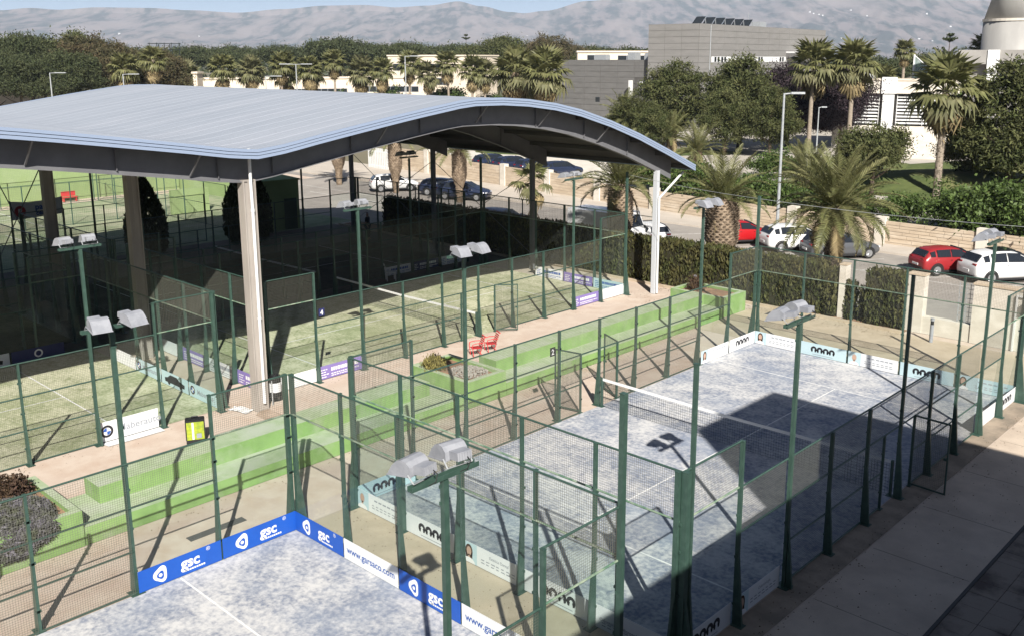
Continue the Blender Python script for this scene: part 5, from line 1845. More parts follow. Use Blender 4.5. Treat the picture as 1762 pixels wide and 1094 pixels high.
# ---------------------------------------------------------------- cars
def car(label, rear_contact, L, W, H, paint, kind='hatch', ang=None, dark_roof=False, rails=False):
    ang = math.atan2(HD.y, HD.x) if ang is None else ang
    k = H / 1.48
    rw = 0.68
    ST = [(-.50, .42, .70, .73, .78, .70), (-.488, .30, .86, .90, .92, .74), (-.462, .24, .96, 1.03, .97, .76), (-.395, .20, .975, 1.37, 1, rw), (-.33, .18, .97, 1.45, 1, rw + .01),
          (-.10, .18, .95, 1.48, 1, rw + .01), (.075, .18, .93, 1.43, 1, rw - .01), (.265, .18, .915, .965, .99, .80), (.40, .20, .85, .89, .96, .72), (.468, .24, .73, .76, .89, .64), (.50, .34, .58, .61, .74, .52)]
    if kind == 'sedan':
        ST[2] = (-.462, .24, .93, .985, .97, .78)
        ST[3] = (-.36, .20, .965, 1.12, 1, .74)
        ST[4] = (-.25, .18, .97, 1.44, 1, rw)
    w = W / 2
    vs_, n = [], 11
    for (x, zb, zbelt, zt, wf, rf) in ST:
        x, zb, zbelt, zt = x * L, zb * (k if k > 1 else 1), zbelt * k, zt * k
        half = [(.80 * w * wf, zb), (w * wf * .97, zb + .10), (w * wf, (zb + zbelt) * .5), (w * wf * .96, zbelt), (w * rf, zt - .035), (w * rf * .55, zt)]
        ring_ = [(0, zb)] + half[:] + [(-y, z) for y, z in reversed(half)]
        vs_ += [(x, y, z) for y, z in ring_]
    n = 13
    fs_ = [(i * n + j, i * n + (j + 1) % n, (i + 1) * n + (j + 1) % n, (i + 1) * n + j) for i in range(len(ST) - 1) for j in range(n)]
    fs_ += [tuple(range(n - 1, -1, -1)), tuple((len(ST) - 1) * n + j for j in range(n))]
    cc = Vector((*rear_contact, 0)) + Vector((math.cos(ang), math.sin(ang), 0)) * (0.305 * L) + Vector((-math.sin(ang), math.cos(ang), 0)) * (w - 0.05)
    t = thing('parked_car', label, 'car', (cc.x, cc.y, 0), ang, 'cars parked along the road')
    b = MB().add(vs_, fs_).build('body', paint, t, smooth=True)
    md = b.modifiers.new('bevel', 'SUBSURF')
    md.levels = md.render_levels = 1
    P = lambda i, j: Vector(vs_[i * n + j])
    def win(i0, i1, jb, jt, a0=.05, a1=.95, b0=.12, b1=.90, name='window'):
        A, B, C_, D = P(i0, jb), P(i1, jb), P(i1, jt), P(i0, jt)
        f = lambda u, v_: (A.lerp(B, u)).lerp(D.lerp(C_, u), v_)
        q = [f(a0, b0), f(a1, b0), f(a1, b1), f(a0, b1)]
        nn = (q[1] - q[0]).cross(q[3] - q[0]).normalized()
        c = sum(q, Vector()) / 4
        if nn.dot(c - Vector((c.x * 0.6, 0, .8))) < 0:
            nn = -nn
        vv = [p + nn * .022 for p in q] + [p - nn * .03 for p in q]
        MB().add(vv, [(0, 1, 2, 3), (7, 6, 5, 4), (0, 4, 5, 1), (1, 5, 6, 2), (2, 6, 7, 3), (3, 7, 4, 0)]).build(name, 'car_glass', t)
    s0 = 3 if kind != 'sedan' else 4
    for jb, jt in ((4, 5), (9, 8)):
        if kind != 'sedan':
            win(3, 4, jb, jt, .0, 1.0, .16, .80)
        win(4, 5, jb, jt, .12, .96)
        win(5, 6, jb, jt, .04, 1.0)
        win(6, 7, jb, jt, .0, .62, .12, .72)
    win(7, 6, 5, 5, 0, 1, 0, 1) if False else None
    def cross(i0, i1, name, a0=.08, a1=.92):
        A, B, C_, D = P(i0, 5), P(i0, 8), P(i1, 8), P(i1, 5)
        f = lambda u, v_: (A.lerp(B, u)).lerp(D.lerp(C_, u), v_)
        q = [f(.05, a0), f(.95, a0), f(.95, a1), f(.05, a1)]
        nn = (q[1] - q[0]).cross(q[3] - q[0]).normalized()
        if nn.z < 0:
            nn = -nn
        vv = [p + nn * .05 for p in q] + [p - nn * .03 for p in q]
        MB().add(vv, [(0, 1, 2, 3), (7, 6, 5, 4), (0, 4, 5, 1), (1, 5, 6, 2), (2, 6, 7, 3), (3, 7, 4, 0)]).build(name, 'car_glass', t)
    cross(7, 6, 'windscreen', .10, .95)
    cross(2, 3, 'rear_window', .05, .92) if kind != 'sedan' else cross(3, 4, 'rear_window', .10, .92)
    if dark_roof:
        MB().box((-.20 * L, -w * .52, 1.475 * k), (.04 * L, w * .52, 1.49 * k + .01)).build('sunroof', 'car_glass', t)
    r = 0.31 * (1.08 if H > 1.55 else 1)
    wl_m = MB().tube((0, -0.10, 0), (0, 0.10, 0), r, n=20).mesh('tyre', 'tyre')
    rim = MB().tube((0, -0.108, 0), (0, 0.108, 0), r * .66, n=14)
    for q in range(5):
        a = 2 * math.pi * q / 5
        rim.bar((0, 0.112, 0), (r * .62 * math.cos(a), 0.112, r * .62 * math.sin(a)), .05, .016)
        rim.bar((0, -0.112, 0), (r * .62 * math.cos(a), -0.112, r * .62 * math.sin(a)), .05, .016)
    rim = rim.mesh('rim', 'rim')
    for x in (-.305 * L, .31 * L):
        for y in (-w + .085, w - .085):
            wh = put('wheel', wl_m, t, (x, y, r))
            put('rim', rim, wh)
            s_ = 1 if y > 0 else -1
            ar = MB()
            o = [(math.cos(R(a)), math.sin(R(a))) for a in range(-10, 191, 12)]
            m_ = len(o)
            ar.add([(x + (r + .015) * c, s_ * (w + .006), r + (r + .015) * s) for c, s in o] + [(x + (r + .075) * c, s_ * (w + .006), r + (r + .075) * s) for c, s in o],
                   [(i, i + 1, m_ + i + 1, m_ + i) for i in range(m_ - 1)])
            ar.build('wheel_arch', 'black_plastic', t)
    for s_ in (-1, 1):
        MB().box((-.488 * L, s_ * w * .62 - .14, .78 * k), (-.452 * L, s_ * w * .62 + .14, .94 * k)).build('tail_light', 'tail_red', t)
        MB().box((.445 * L, s_ * w * .60 - .17, .60 * k), (.487 * L, s_ * w * .60 + .14, .70 * k)).build('headlight', 'lamp_glass', t)
        MB().cbox((.20 * L, s_ * (w + .07), 1.0 * k), (.10, .16, .12)).build('mirror', paint, t)
        MB().box((-.38 * L, s_ * w * .99 - .012, .20), (.40 * L, s_ * w * .99 + .012, .30)).build('sill_trim', 'black_plastic', t)
        for xx in (-.09 * L, .14 * L):
            MB().box((xx - .10, s_ * (w + .004) - .008, .84 * k), (xx, s_ * (w + .004) + .008, .86 * k)).build('door_handle', 'black_plastic', t)
    MB().box((-.505 * L, -.26, .52 * k), (-.495 * L, .26, .63 * k)).build('number_plate', 'white_print', t)
    MB().box((-.503 * L, -w * .7, .34), (-.46 * L, w * .7, .44)).build('bumper_trim', 'black_plastic', t)
    return t
car('bright red hatchback parked behind the pineapple palm, left of the white car', (-12.0, 37.4), 3.95, 1.72, 1.44, 'car_red')
car('white crossover car behind the tall street lamp, between the red and the grey cars', (-8.42, 37.5), 4.3, 1.83, 1.60, 'car_white', 'hatch')
car('grey saloon car half hidden by the feather palm fronds', (-5.5, 37.25), 4.45, 1.8, 1.46, 'car_grey', 'hatch')
car('dull red hatchback with dark rear window parked behind the white SUV', (0.76, 37.5), 4.05, 1.72, 1.45, 'car_dullred')
car('big white SUV with dark sunroof behind the far floodlight of the blue court', (3.56, 37.35), 4.5, 1.86, 1.66, 'car_white', 'hatch', dark_roof=True)
car('dark blue car showing only its bonnet over the hedge beside the pineapple palm', (-11.6, 29.3), 4.1, 1.74, 1.40, 'car_blue', ang=R(20))
car('white car seen over the hedge left of the slim white column', (-14.6, 34.6), 4.1, 1.74, 1.45, 'car_white', ang=R(150))
car('dark blue car parked left of the pineapple palm, seen under the canopy', (-42.5, 39.2), 4.3, 1.78, 1.45, 'car_blue', ang=R(30))
car('dark estate car parked just right of the dark blue car under the canopy view', (-39.6, 38.6), 4.5, 1.8, 1.50, 'car_blue', ang=R(25))
car('white car at the left end of the dark hedge, seen under the canopy', (-47.0, 37.8), 4.2, 1.78, 1.50, 'car_white', ang=R(60))
car('black car low behind the staked young palm', (-27.5, 31.0), 4.2, 1.76, 1.42, 'car_blue', ang=R(8))
for i, (x, y) in enumerate([(-47.0, 50.6), (-44.0, 50.4), (-41.0, 50.2), (-37.8, 50.0)]):
    c = car('%s car from the left on the bright lot behind the stone wall' % ['dark first', 'dark second', 'dark third', 'dark fourth'][i], (x, y), 4.2, 1.75, 1.45, 'car_blue', ang=R(75))
    c.location.z = 0.9
# white van behind the hedge
vn = thing('parked_van', 'white van with flat roof seen over the hedge under the canopy edge', 'van', (-17.6, 32.6, 0), R(2))
MB().box((-2.6, -0.95, 0.35), (1.6, 0.95, 2.15)).build('body', 'car_white', vn)
MB().xzprism([(1.601, .35), (2.6, .40), (2.55, 1.0), (1.95, 1.30), (1.601, 2.05)], -.92, .92).build('cab', 'car_white', vn)
MB().bar((1.98, 0, 1.33), (1.66, 0, 1.98), 1.6, .03, up=(1, 0, 0)).build('windscreen', 'car_glass', vn)
MB().box((0.6, -0.96, 1.2), (1.5, -0.951, 1.85)).build('window', 'car_glass', vn)
for x in (-1.7, 1.75):
    for y in (-.85, .85):
        MB().tube((x, y - .1, .34), (x, y + .1, .34), .34, n=16).build('wheel', 'tyre', vn)

# ---------------------------------------------------------------- street lamps
def lamp(label, x, y, z, h, arm=1.1, double=False, rz=R(43), r=0.09):
    t = thing('street_lamp', label, 'street lamp', (x, y, z), rz, 'street lamps')
    MB().tube((0, 0, 0), (0, 0, h), r, r * .55, 10).build('pole', 'galvanised', t)
    for s in ((1, -1) if double else (1,)):
        MB().bar((0, 0, h - .04), (s * arm * .45, 0, h), .07).build('arm', 'galvanised', t)
        MB().box((min(s * arm * .4, s * arm * 1.25), -.13, h - .05), (max(s * arm * .4, s * arm * 1.25), .13, h + .07)).build('lamp_head', 'galvanised', t)
lamp('tall grey street lamp between the red car and the white crossover', -9.1, 38.1, 0, 9.35, 0.95, r=.11)
lamp('slim street lamp among the trees left of the two tall fan palms', -25.2, 74.7, 0.9, 5.8, 0.6)
for lb, x, y, h, d in [('street lamp before the big pines at far left', -137.2, 45.5, 9.2, False), ('street lamp beside the first fan palm at left', -129.0, 53.1, 9.0, False),
                       ('double armed street lamp before the dark umbrella pines', -171.2, 82.2, 9.5, True), ('street lamp with long arm in front of the low white building', -113.1, 68.0, 8.7, False),
                       ('double armed street lamp in the middle of the palm row', -109.6, 71.2, 10.5, True), ('street lamp in front of the white block end, right of the palm row', -97.4, 82.6, 11.7, False)]:
    lamp(lb, x, y, 0, h, 2.0, d, r=.13)
pl = thing('floodlight_mast', 'dark lattice floodlight mast above the trees beyond the left pines', 'mast', (-229, 110, 0), R(40))
MB().tube((-1.5, 0, 0), (-1.5, 0, 15), .15, n=6).tube((1.5, 0, 0), (1.5, 0, 15), .15, n=6).build('leg', 'black_steel', pl)
mb = MB()
for z in (12.2, 13.6, 15.2):
    mb.bar((-4.4, 0, z), (4.4, 0, z), .18)
for x in range(-4, 5, 2):
    mb.bar((x, 0, 12), (x, 0, 15.4), .14)
mb.build('lamp_rack', 'black_steel', pl)

# ---------------------------------------------------------------- palms
feather_palm('full feather palm with wide arching fronds in front of the grey car', -1.25, 29.3, 4.5, 0.40, 78, 1.18, 11, tr0=0.36)
feather_palm('pineapple trunked feather palm in front of the bright red car', -7.5, 29.3, 4.2, 0.84, 36, 1.1, 12, dry=2, drop=84)
feather_palm('pineapple trunked feather palm beside the white van, behind the slim white column', -14.25, 29.3, 4.4, 0.70, 40, 1.15, 13, dry=2, drop=88)
feather_palm('pineapple trunked feather palm seen right of the middle dark column', -37.7, 38.5, 4.25, 0.56, 34, 1.2, 14, tr0=.24, dry=0, drop=86)
feather_palm('pineapple trunked feather palm seen between the two left dark columns', -45.8, 38.5, 4.65, 0.56, 34, 1.25, 15, tr0=.24, dry=0, drop=86)
feather_palm('leftmost pineapple trunked feather palm, left of the dark columns', -54.0, 38.5, 4.6, 0.60, 34, 1.2, 16, tr0=.26, dry=0, drop=86)
feather_palm('feather palm in the garden just above the right tip of the vault', -33.6, 66.5, 1.6, 0.40, 46, 1.15, 17, 0.9)
feather_palm('low feather palm in the garden between the street lamp and the rounded pine', -15.5, 54.5, 1.3, 0.42, 46, 1.12, 18, 0.9)
feather_palm('feather palm left of the street lamp behind the stone wall hedge', -17.5, 57.5, 1.5, 0.40, 44, 1.1, 19, 0.9)
feather_palm('dusty feather palm rising behind the vault crest in front of the grey wing', -50.5, 77.0, 3.4, 0.4, 44, 1.35, 20, 0.9)
feather_palm('second dusty feather palm behind the vault crest, right of the taller one', -43.5, 76.0, 2.0, 0.4, 40, 1.25, 21, 0.9)
yp = fan_palm('young staked fan palm with ragged leaves in front of the stone wall', -25.0, 33.5, 0, 3.3, 0.9, True, False, 0.11, 31, skirt=5, n=11)
for a in (0.3, 2.4, 4.5):
    MB().bar((0.9 * math.cos(a), 0.9 * math.sin(a), 0), (0.08 * math.cos(a), 0.08 * math.sin(a), 1.5), 0.06).build('stake', 'bark', yp)
fan_palm('tall fan palm with pale scarred trunk standing on the lawn at right', -7.7, 59.6, 0.9, 8.1, 1.75, True, True, 0.27, 32, skirt=16)
fan_palm('tall fan palm before the dark plum tree, the left one of the tall pair', -30.05, 82.5, 0.9, 9.6, 1.75, True, False, 0.24, 33, skirt=14)
fan_palm('tall fan palm before the dark plum tree, the right one of the tall pair', -26.5, 84.5, 0.9, 9.8, 1.75, True, False, 0.24, 34, skirt=14)
fan_palm('shaggy trunked fan palm above the vault crest, the left one of the close group', -74.7, 83.3, 0, 9.4, 2.15, True, True, 0.60, 35, skirt=16)
fan_palm('shaggy trunked fan palm above the vault crest, the right one of the close group', -66.9, 81.0, 0, 9.4, 2.15, True, True, 0.60, 36, skirt=16)
fan_palm('shaggy fan palm just behind the close group above the vault crest', -74.0, 87.0, 0, 8.2, 2.0, True, True, 0.50, 37, skirt=16)
row = [(-173.2, 87.1, 10.0), (-168.4, 91.6, 11.8), (-163.8, 95.9, 11.5), (-159.4, 100, 12.6), (-154.5, 104.5, 11.7), (-150.9, 107.9, 13.2), (-147, 111.5, 10.9), (-143.9, 114.4, 11.5),
       (-139.6, 118.4, 12.6), (-136.4, 121.4, 10.5), (-133.5, 124.1, 12.9), (-130, 127.4, 11.5), (-128, 129.3, 10.9), (-156.8, 106, 10.4), (-166, 97, 10.2), (-161.0, 103, 10.6)]
row.sort(key=lambda p: p[0])
for i, (x, y, top) in enumerate(row):
    fan_palm('fan palm in the distant row beyond the vault, %s from the left' % ORD[i], x, y, 0, top - 2.6, 1.95, seed=40 + i, r=0.24, group='fan palms in the distant row', )
for lb, x, y, top, s in [('fan palm with dead hanging leaves at the right edge of the big pines', -140.3, 63.1, 13.2, 1.75), ('fan palm among the big pines, left of the one with dead leaves', -148.5, 62.0, 11.6, 1.7),
                         ('left fan palm of the pair beside the grey round tower', -24.6, 118.5, 14.3, 1.6), ('right fan palm of the pair, touching the grey round tower', -23.2, 120.5, 14.4, 1.6),
                         ('small fan palm silhouette against the mountain right of the tall pair', -57.9, 174.2, 14.7, 1.6), ('fan palm in the far garden between the tall pair and the white sail', -42.5, 121, 10.6, 1.7),
                         ('low fan palm left of the white glass sail', -38.5, 118.5, 10.0, 1.6), ('ragged fan palm at the back of the far garden', -46.5, 128, 11.2, 1.7)]:
    fan_palm(lb, x, y, 0, top - 1.2 * s, s, seed=len(lb), r=0.3)

# ---------------------------------------------------------------- trees
for lb, x, y, k, v, s, z in [('olive green pine left of the grey building corner', -46.4, 81.0, 'pine', 0, 1.0, 0.9), ('tall olive green pine covering the grey building corner', -39.6, 84.2, 'pine', 1, 1.08, 0.9),
                       ('lower pine at the foot of the left grey wing', -50.0, 77.0, 'pine', 1, 0.62, 0.9), ('pine between the grey corner pine and the street lamp', -33.0, 79.5, 'pine', 0, 0.74, 0.9),
                       ('low spreading pine below the grey corner pine', -38.0, 78.5, 'pine', 1, 0.72, 0.9), ('small pine behind the vault tip', -44.5, 74.0, 'pine', 0, 0.56, 0.9),
                       ('big pine filling the right edge of the picture', -4.0, 63.8, 'pine', 0, 1.02, 0.9), ('second pine at the right edge beside the big one', 0.3, 66.0, 'pine', 1, 1.0, 0.9),
                       ('lower pine branches behind the lawn palm', -7.6, 66.5, 'pine', 1, 0.62, 0.9)]:
    tree('pine_tree', k, v, lb, 'tree', x, y, z, s, len(lb) * 1.3, 'pines in the garden')
tree('pine_tree', 'roundtree', 0, 'rounded bushy pine with a dark thin trunk before the louvred house', 'tree', -11.2, 56.0, 0.9, 1.06, 1.0)
for lb, x, y, s in [('dark purple plum tree behind the left tall fan palm', -37.2, 91.0, 1.0), ('dark purple plum tree behind the right tall fan palm', -32.0, 94.0, 0.98), ('dark purple plum tree lower left of the tall palms', -33.2, 88.5, 0.72)]:
    tree('plum_tree', 'plum', 0, lb, 'tree', x, y, 0.9, s, x, 'dark purple plum trees')
bl = [(-200.5, 42.5, 17, 0), (-187, 51, 16.4, 1), (-178, 57.5, 16.5, 0), (-176, 65.3, 17.0, 1), (-164.5, 63.0, 15.6, 2), (-157.0, 65.5, 14.3, 2), (-158.5, 57.0, 13.0, 0), (-163.0, 50.0, 12.2, 0), (-171, 48, 13.5, 0), (-152, 70.0, 13.0, 2), (-184, 62, 15.5, 0)]
bl.sort()
for i, (x, y, top, v) in enumerate(bl):
    tree('pine_tree', 'bigpine', v, '%s pine in the wood at the upper left, %s from the left' % (['dark', 'olive green', 'brownish'][v], ORD[i]), 'tree', x, y, 0, top / 17.3, x, 'big pines of the left wood')
fu = [(-290, 126, 14.6, 0), (-280.1, 144.7, 14.9, 0), (-275.3, 156, 15.2, 1), (-268.1, 169.5, 15.3, 0), (-262, 176, 14.4, 1), (-254, 184, 14.2, 0), (-247, 179, 14.6, 1), (-237.3, 170.9, 17.2, 0), (-230, 178, 15.4, 1), (-244, 192, 15.3, 0), (-222, 184, 15.4, 1),
      (-213.6, 179.4, 15.6, 0), (-204, 190, 15.2, 1), (-270, 150, 13.5, 1), (-191.3, 241, 15, 0), (-182, 248, 14.8, 1), (-286, 135, 13.5, 1), (-170, 255, 15.2, 0), (-215, 200, 15.0, 1)]
fu.sort()
for i, (x, y, top, v) in enumerate(fu):
    tree('umbrella_pine', 'umbrella', v, 'dark umbrella pine on the skyline, %s from the left' % ORD[i], 'tree', x, y, 0, top / 13.6, x, 'umbrella pines on the skyline')
fp = [(-193.3, 184.6, 15.4, 1), (-181.1, 182.3, 17.9, 1), (-171.7, 184.3, 18.1, 1), (-161.8, 186.6, 17.7, 2), (-164.3, 198, 16, 2), (-156, 196, 14.5, 1), (-188, 190, 15, 0)]
fp.sort()
for i, (x, y, top, v) in enumerate(fp):
    tree('pine_tree', 'bigpine', v, '%s pine in the clump above the white block, %s from the left' % (['dark', 'olive green', 'brownish'][v], ORD[i]), 'tree', x, y, 0, top / 17.3, x, 'pines above the white block')
# dark undergrowth behind the palm row, and the far garden thicket
ug = [(-165 + i * 3.1, 101 + i * 2.85, 2.0 + 0.7 * math.sin(i * 2.3)) for i in range(13)]
for i, (x, y, s) in enumerate([u for k_, u in enumerate(ug) if k_ in (4, 5, 6, 9, 11)]):
    tree('bush', 'bush', i, 'rough bush under the distant palm row, %s from the left' % ORD[i], 'bush', x, y, 0, s, i, 'bushes under the distant palm row', s * .95)
for i, (x, y, s) in enumerate([(-52, 128, 2.8), (-48, 132, 3.2), (-44, 127, 2.6), (-41, 131, 3.0), (-38, 124, 2.4), (-54, 137, 3.3), (-33, 132, 3.0)]):
    tree('bush', 'bush', i, 'scrubby bush in the far garden behind the louvred house, %s of seven' % ORD[i], 'bush', x, y, 0.9, s, i * 2, 'bushes of the far garden', s * 1.1)
far = [(-70, 190), (-62, 200), (-52, 205), (-44, 212), (-34, 216), (-24, 220), (-80, 196), (-14, 226), (-58, 215), (-8, 215)]
for i, (x, y) in enumerate(sorted(far)):
    tree('umbrella_pine', 'umbrella', i, 'distant dark pine behind the far garden, %s from the left' % ORD[i], 'tree', x, y, 0, 0.78 + .06 * (i % 3), i, 'distant pines behind the far garden')
tl = crown([(i * 26.0 - 900, 40 * math.sin(i), 5, 30, 22, 6.5 + 1.8 * math.sin(i * 1.7)) for i in range(74)], 2600, 12, 5, 1.7, 'pine_dark', 77, 1.2, 0.5, 'treeline')
to = put('treeline', tl, None, (-330, 420, 0), R(43))
struct(to, 'stuff')
# bushes on the stone wall
for lb, x, y, s, v in [('bright green bush on the stone wall, left of the broad pair', -1.6, 46.6, 1.35, 0), ('broad bright green bush on the stone wall behind the dull red hatchback', 0.6, 46.8, 1.6, 1), ('broad bright green bush on the stone wall above the white SUV', 3.2, 46.2, 1.45, 0),
                       ('dark low bush on the wall behind the full feather palm', -5.2, 46.2, 1.0, 1), ('green bush on the wall above the bright red hatchback', -13.5, 46.6, 1.1, 0), ('green bush on the wall left of the street lamp', -11.0, 46.4, 1.05, 1),
                       ('green bush on the wall beside the vault tip', -19.5, 47.5, 1.15, 0), ('green bush on the wall behind the slim white column', -22.6, 48.2, 1.3, 1), ('green bush spilling over the wall right of the street lamp', -8.3, 46.2, 1.0, 0),
                       ('big dusty bush on the wall behind the white van', -26.5, 49.6, 1.5, 1), ('round green bush in the garden beside the curving path', -23.5, 63.5, 1.25, 0), ('green bush on the wall between the vault tip and the pineapple palm', -16.5, 46.9, 1.1, 1)]:
    tree('bush', 'bush', v, lb, 'bush', x, y, 0.9, s, x, 'bushes on the stone wall')
def norfolk(label, x, y, h, z=0.0, s=1.0):
    t = thing('norfolk_pine', label, 'tree', (x, y, z))
    MB().tube((0, 0, 0), (0, 0, h), .25 * s, .04, 7).build('trunk', 'bark', t)
    rr = random.Random(int(h * 10))
    mb = MB()
    for q, rad in ((0.62, 2.0), (0.78, 3.0), (0.93, 1.3), (0.99, .5)):
        for i in range(8):
            a = 2 * math.pi * i / 8 + q * 5
            for k in range(16):
                tt = k / 15
                p = Vector((rad * s * tt * math.cos(a), rad * s * tt * math.sin(a), h * q + rad * s * .35 * tt))
                for _ in range(3):
                    leafquad(mb, p + Vector((rr.gauss(0, .12), rr.gauss(0, .12), rr.gauss(0, .10))) * s, .20 * s, rr)
    mb.build('crown', 'pine_dark', t)
norfolk('norfolk pine with flat whorls against the mountain, left of the grey tower', -48.0, 169.7, 15.6)
norfolk('tiny norfolk pine on the skyline above the white block', -214.9, 205.5, 18.8)

# ---------------------------------------------------------------- buildings
def bldg(name, label, x, y, rz, z=0.0):
    return thing(name, label, 'building', (x, y, z), rz)
def panels(parent, wall, L, H, nl, nh, m, side, skipf=None):
    """recessed joints: separate cladding panels proud of the wall; side 'f' local y=0 facing -y, 'r' local x=0 facing +x running along +y"""
    pw_, ph = L / nl, H / nh
    if side == 'f':
        me = MB().box((-pw_ + .02, -.05, .02), (-.02, -.002, ph - .02)).mesh('cladding_panel', m)
    else:
        me = MB().box((.002, .02, .02), (.05, pw_ - .02, ph - .02)).mesh('cladding_panel', m)
    for i in range(nl):
        for j in range(nh):
            if skipf and skipf(i, j):
                continue
            put('cladding_panel', me, parent, (-i * pw_, 0, j * ph) if side == 'f' else (0, i * pw_, j * ph))
gb = bldg('grey_building', 'large grey clad building with solar panels and a white window band', -64.7, 113.1, R(4))
MB().box((-9.0, 0, 0), (0, 48, 16.55)).build('wall', 'joint_dark', gb)
panels(gb, None, 48, 16.55, 12, 17, 'grey_panel', 'r', lambda i, j: (j == 11 and 0 < i < 11) or (j == 8 and 5 < i < 9))
panels(gb, None, 9.0, 16.55, 3, 17, 'grey_panel', 'f')
ph = 16.55 / 17
MB().box((.003, 4.05, 11 * ph + .03), (.045, 43.95, 12 * ph - .03)).build('window_band', 'white_paint', gb)
MB().box((.003, 24.05, 8 * ph + .03), (.045, 35.95, 9 * ph - .03)).build('window_band', 'white_paint', gb)
for y0 in (5.0, 6.0, 7.2, 8.2, 20.2, 21.2, 28.5, 29.5):
    w_ = MB().box((.046, y0, 11 * ph + .10), (.07, y0 + .62, 12 * ph - .10)).build('window', 'dark_glass', gb)
for y0 in (27.0, 28.2, 29.6):
    MB().box((.046, y0, 8 * ph + .10), (.07, y0 + .62, 9 * ph - .10)).build('window', 'dark_glass', gb)
MB().box((.052, 31.0, 12 * ph + .6), (2.2, 47.8, 12 * ph + .85)).build('canopy', 'white_paint', gb)
MB().box((.052, 31.0, 12 * ph - .35), (1.9, 47.0, 12 * ph + .595)).build('soffit_band', 'grey_panel_dark', gb)
for i in range(6):
    MB().bar((-2.0, 2.6 + i * 3.2, 16.6), (-2.0, 4.0 + i * 3.2, 17.7), 1.6, .06, up=(0, -1, 1)).build('solar_panel', 'dark_glass', gb)
    MB().bar((-1.3, 4.3 + i * 3.2, 16.56), (-1.3, 3.95 + i * 3.2, 17.66), .09).build('solar_stand', 'galvanised', gb)
MB().tube((-3, 22, 16.5), (-3, 22, 19.0), .04, n=5).build('aerial', 'galvanised', gb)
wg = bldg('grey_wing', 'low dark grey clad wing left of the tall grey building', -73.72, 113.75, R(0.5))
MB().box((-21, 0, 0), (0, 16, 11.1)).build('wall', 'joint_dark', wg)
panels(wg, None, 21, 11.1, 6, 12, 'grey_panel_dark', 'f', lambda i, j: i == 0 and j in (7, 8))
MB().box((-2.4, -.06, 6.6), (-1.2, -.003, 7.7)).build('window', 'white_paint', wg)
for x in (-2.3, -1.75):
    MB().box((x, -.08, 6.7), (x + .42, -.061, 7.6)).build('pane', 'dark_glass', wg)
MB().box((-3.5, -1.6, 0), (-3.0, -1.1, 7.9)).build('pillar', 'white_paint', wg)
MB().box((-11.5, -.07, 4.2), (-10.6, -.051, 5.0)).build('window', 'dark_glass', wg)
def white_block(label, p, q, h, depth, rows, z0=0.0, cols=4, m='render_cream'):
    d = Vector((q[0] - p[0], q[1] - p[1], 0))
    t = bldg('white_building', label, p[0], p[1], math.atan2(d.y, d.x))
    L = d.length
    MB().box((0, 0, z0), (L, depth, h)).build('wall', m, t)
    MB().box((-.2, -.25, h + .001), (L + .2, depth + .2, h + .35)).build('parapet', m, t)
    for (za, zb, xa, xb) in rows:
        f = MB().box((xa * L, -.06, za), (xb * L, -.004, zb)).build('window', 'grey_print', t)
        k = max(1, int((xb - xa) * L / 1.6))
        for i in range(k):
            a = xa * L + (xb - xa) * L * i / k
            MB().box((a + .06, -.10, za + .08), (a + (xb - xa) * L / k - .06, -.061, zb - .08)).build('pane', 'dark_glass', f)
    return t
white_block('long cream block with dark window bands behind the palm row', (-186.2, 150.2), (-162.1, 159.0), 11.9, 14, [(8.2, 10.0, .06, .22), (8.4, 10.0, .28, .62), (4.6, 6.4, .02, .25), (4.6, 6.4, .32, .70), (1.2, 2.8, .1, .85)])
white_block('low cream building behind the left part of the palm row', (-204.3, 92.3), (-180.0, 140.0), 6.4, 10, [(2.6, 4.0, .04, .97)])
white_block('lower cream building joining the long block behind the palms', (-181.0, 133.0), (-166.0, 146.0), 6.6, 8, [(3.2, 4.6, .1, .9)])
white_block('cream wall house below the big pines at far left', (-200.3, 55.0), (-184.0, 70.0), 4.3, 6, [(1.5, 2.5, .55, .7)])
white_block('white flat roofed house above the grey wing', (-117.0, 146.2), (-102.0, 160.0), 12.6, 8, [(11.0, 12.1, .10, .26), (10.9, 12.0, .42, .80)])
white_block('tall narrow white gable wall right of the dead leaf palm', (-150.3, 75.8), (-149.75, 76.3), 8.6, 3, [])
# louvred pavilion
lv = bldg('louvred_house', 'pale garden house with horizontal white louvres and a square pier', -34.6, 97.8, R(23), 0.9)
MB().box((0, 0, 0), (13.2, 6, 6.4)).build('wall', 'concrete_grey', lv)
MB().box((-.4, -1.1, 6.401), (13.6, 6.3, 7.9)).build('fascia', 'white_stone', lv)
MB().box((-.5, -1.2, 7.901), (13.7, 6.4, 8.02)).build('roof_edge', 'render_cream', lv)
MB().box((5.3, -1.25, 0), (6.6, -.002, 6.4)).build('pier', 'white_paint', lv)
MB().box((5.1, -1.4, 6.39), (6.8, -1.101, 8.3)).build('pier_cap', 'white_paint', lv)
MB().box((-.2, -1.0, 0), (5.29, -.003, 2.6)).build('plinth', 'white_stone', lv)
MB().box((6.61, -1.0, 0), (13.2, -.003, 2.6)).build('plinth', 'white_stone', lv)
for x0, x1 in ((0.3, 5.0), (6.9, 12.8)):
    sl = MB().add([(x0, -.75, 0), (x1, -.75, 0), (x1, -.30, .20), (x0, -.30, .20), (x0, -.75, .06), (x1, -.75, .06), (x1, -.30, .26), (x0, -.30, .26)],
                  [(0, 3, 2, 1), (4, 5, 6, 7), (0, 1, 5, 4), (1, 2, 6, 5), (2, 3, 7, 6), (3, 0, 4, 7)]).mesh('louvre', 'white_paint')
    for i in range(9):
        put('louvre', sl, lv, (0, 0, 2.85 + i * .385))
    for x in (x0 + .05, (x0 + x1) / 2, x1 - .05):
        MB().box((x - .03, -.80, 2.7), (x + .03, -.751, 6.3)).build('mullion', 'white_paint', lv)
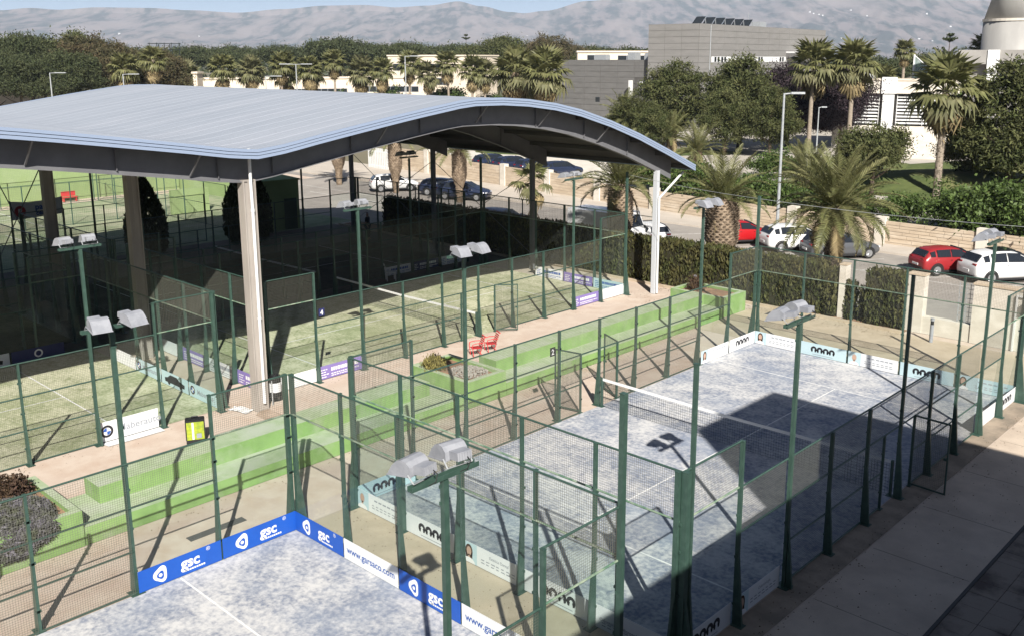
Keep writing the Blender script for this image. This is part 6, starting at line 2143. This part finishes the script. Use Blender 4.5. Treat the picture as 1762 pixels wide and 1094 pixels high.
wb = MB().box((0, 0, 0), (5.0, .3, 2.0)).build('garden_wall', 'white_stone', None, (-22.5, 88.5, .9), R(20))
tag(wb, 'short white garden wall at the foot of the louvred house', 'wall')
wb = MB().box((0, 0, 0), (3.2, 2.0, 1.5)).box((2.0, -.02, .4), (2.6, -.001, 1.1)).build('utility_box', 'white_stone', None, (-18.9, 66.5, .9), R(-20))
tag(wb, 'low white utility box beside the garden path', 'utility box')
wb = MB().box((0, 0, 0), (7.0, .3, 1.5)).build('garden_wall', 'white_stone', None, (-1.2, 71.0, .9), R(12))
tag(wb, 'white garden wall under the pine at the right edge', 'wall')
# church with its round grey tower
ch = bldg('chapel', 'pale flat roofed chapel with deep fascia at the right edge', -22.3, 104.9, R(19))
MB().box((0, 0, 0), (18, 11, 10.7)).build('wall', 'concrete_grey', ch)
MB().box((-.8, -1.2, 10.701), (18.5, 11.5, 12.3)).build('fascia', 'concrete_grey', ch)
for x in (2.3, 7.6):
    MB().box((x, -1.35, 10.0), (x + 1.25, -1.201, 12.31)).build('pier_head', 'white_paint', ch)
    MB().box((x + .1, -.9, 0), (x + 1.1, -.003, 9.99)).build('pier', 'white_paint', ch)
MB().box((3.75, -.03, 8.1), (4.4, -.003, 9.7)).build('window', 'dark_glass', ch)
tw = bldg('round_tower', 'round grey tower with a tapering top cut by the right edge', -19.9, 113.8, 0)
MB().lathe([(3.7, 0), (3.62, 15.7)], 40).build('shaft', 'tower_grey', tw, smooth=True)
MB().lathe([(3.72, 15.701), (3.72, 16.0)], 40).build('ring', 'white_stone', tw)
MB().lathe([(3.55, 16.001), (2.5, 20.0), (1.9, 24.5)], 40).build('taper', 'tower_grey', tw, smooth=True)
MB().box((-3.95, -1.0, 13.2), (-3.45, .2, 13.45)).build('ledge', 'joint_dark', tw)
sl_ = thing('glass_sail', 'white framed triangular glass sail standing behind the lawn palm', 'screen', (-36.6, 125.6, 0), R(40))
MB().xzprism([(0.1, 8.6), (1.9, 8.6), (1.9, 10.0), (0.1, 11.6)], -.03, .03).build('pane', 'sail_glass', sl_)
MB().box((-.12, -.08, 0), (.09, .08, 11.9)).bar((0, 0, 11.8), (2.0, 0, 10.1), .12).bar((1.95, 0, 0), (1.95, 0, 10.1), .12).build('frame', 'white_paint', sl_)

# plant on the roofs
for (p, x, y, z, a, b, c) in ((wg, -6, 6, 11.1, 2.2, 1.4, 1.0), (wg, -11, 8, 11.1, 1.6, 1.6, 1.2), (wg, -16, 5, 11.1, 2.6, 1.2, .8), (gb, -6.5, 30, 16.55, 1.8, 2.4, 1.1), (lv, 3.0, 3, 8.02, 1.3, 1.0, .7), (lv, 9.5, 3.4, 8.02, 1.0, 1.0, .6), (ch, 6, 5, 12.3, 1.6, 1.2, .8)):
    MB().box((x, y, z + .01), (x + a, y + b, z + c)).box((x + .1, y + .1, z + c + .001), (x + a - .1, y + b - .1, z + c + .12)).build('roof_unit', 'galvanised', p)
MB().tube((-0.4, -0.12, 0), (-0.4, -0.12, 11.0), .07, n=8).build('downpipe', 'galvanised', wg)
MB().tube((0.13, 3.4, 0), (0.13, 3.4, 16.4), .07, n=8).build('downpipe', 'galvanised', gb)
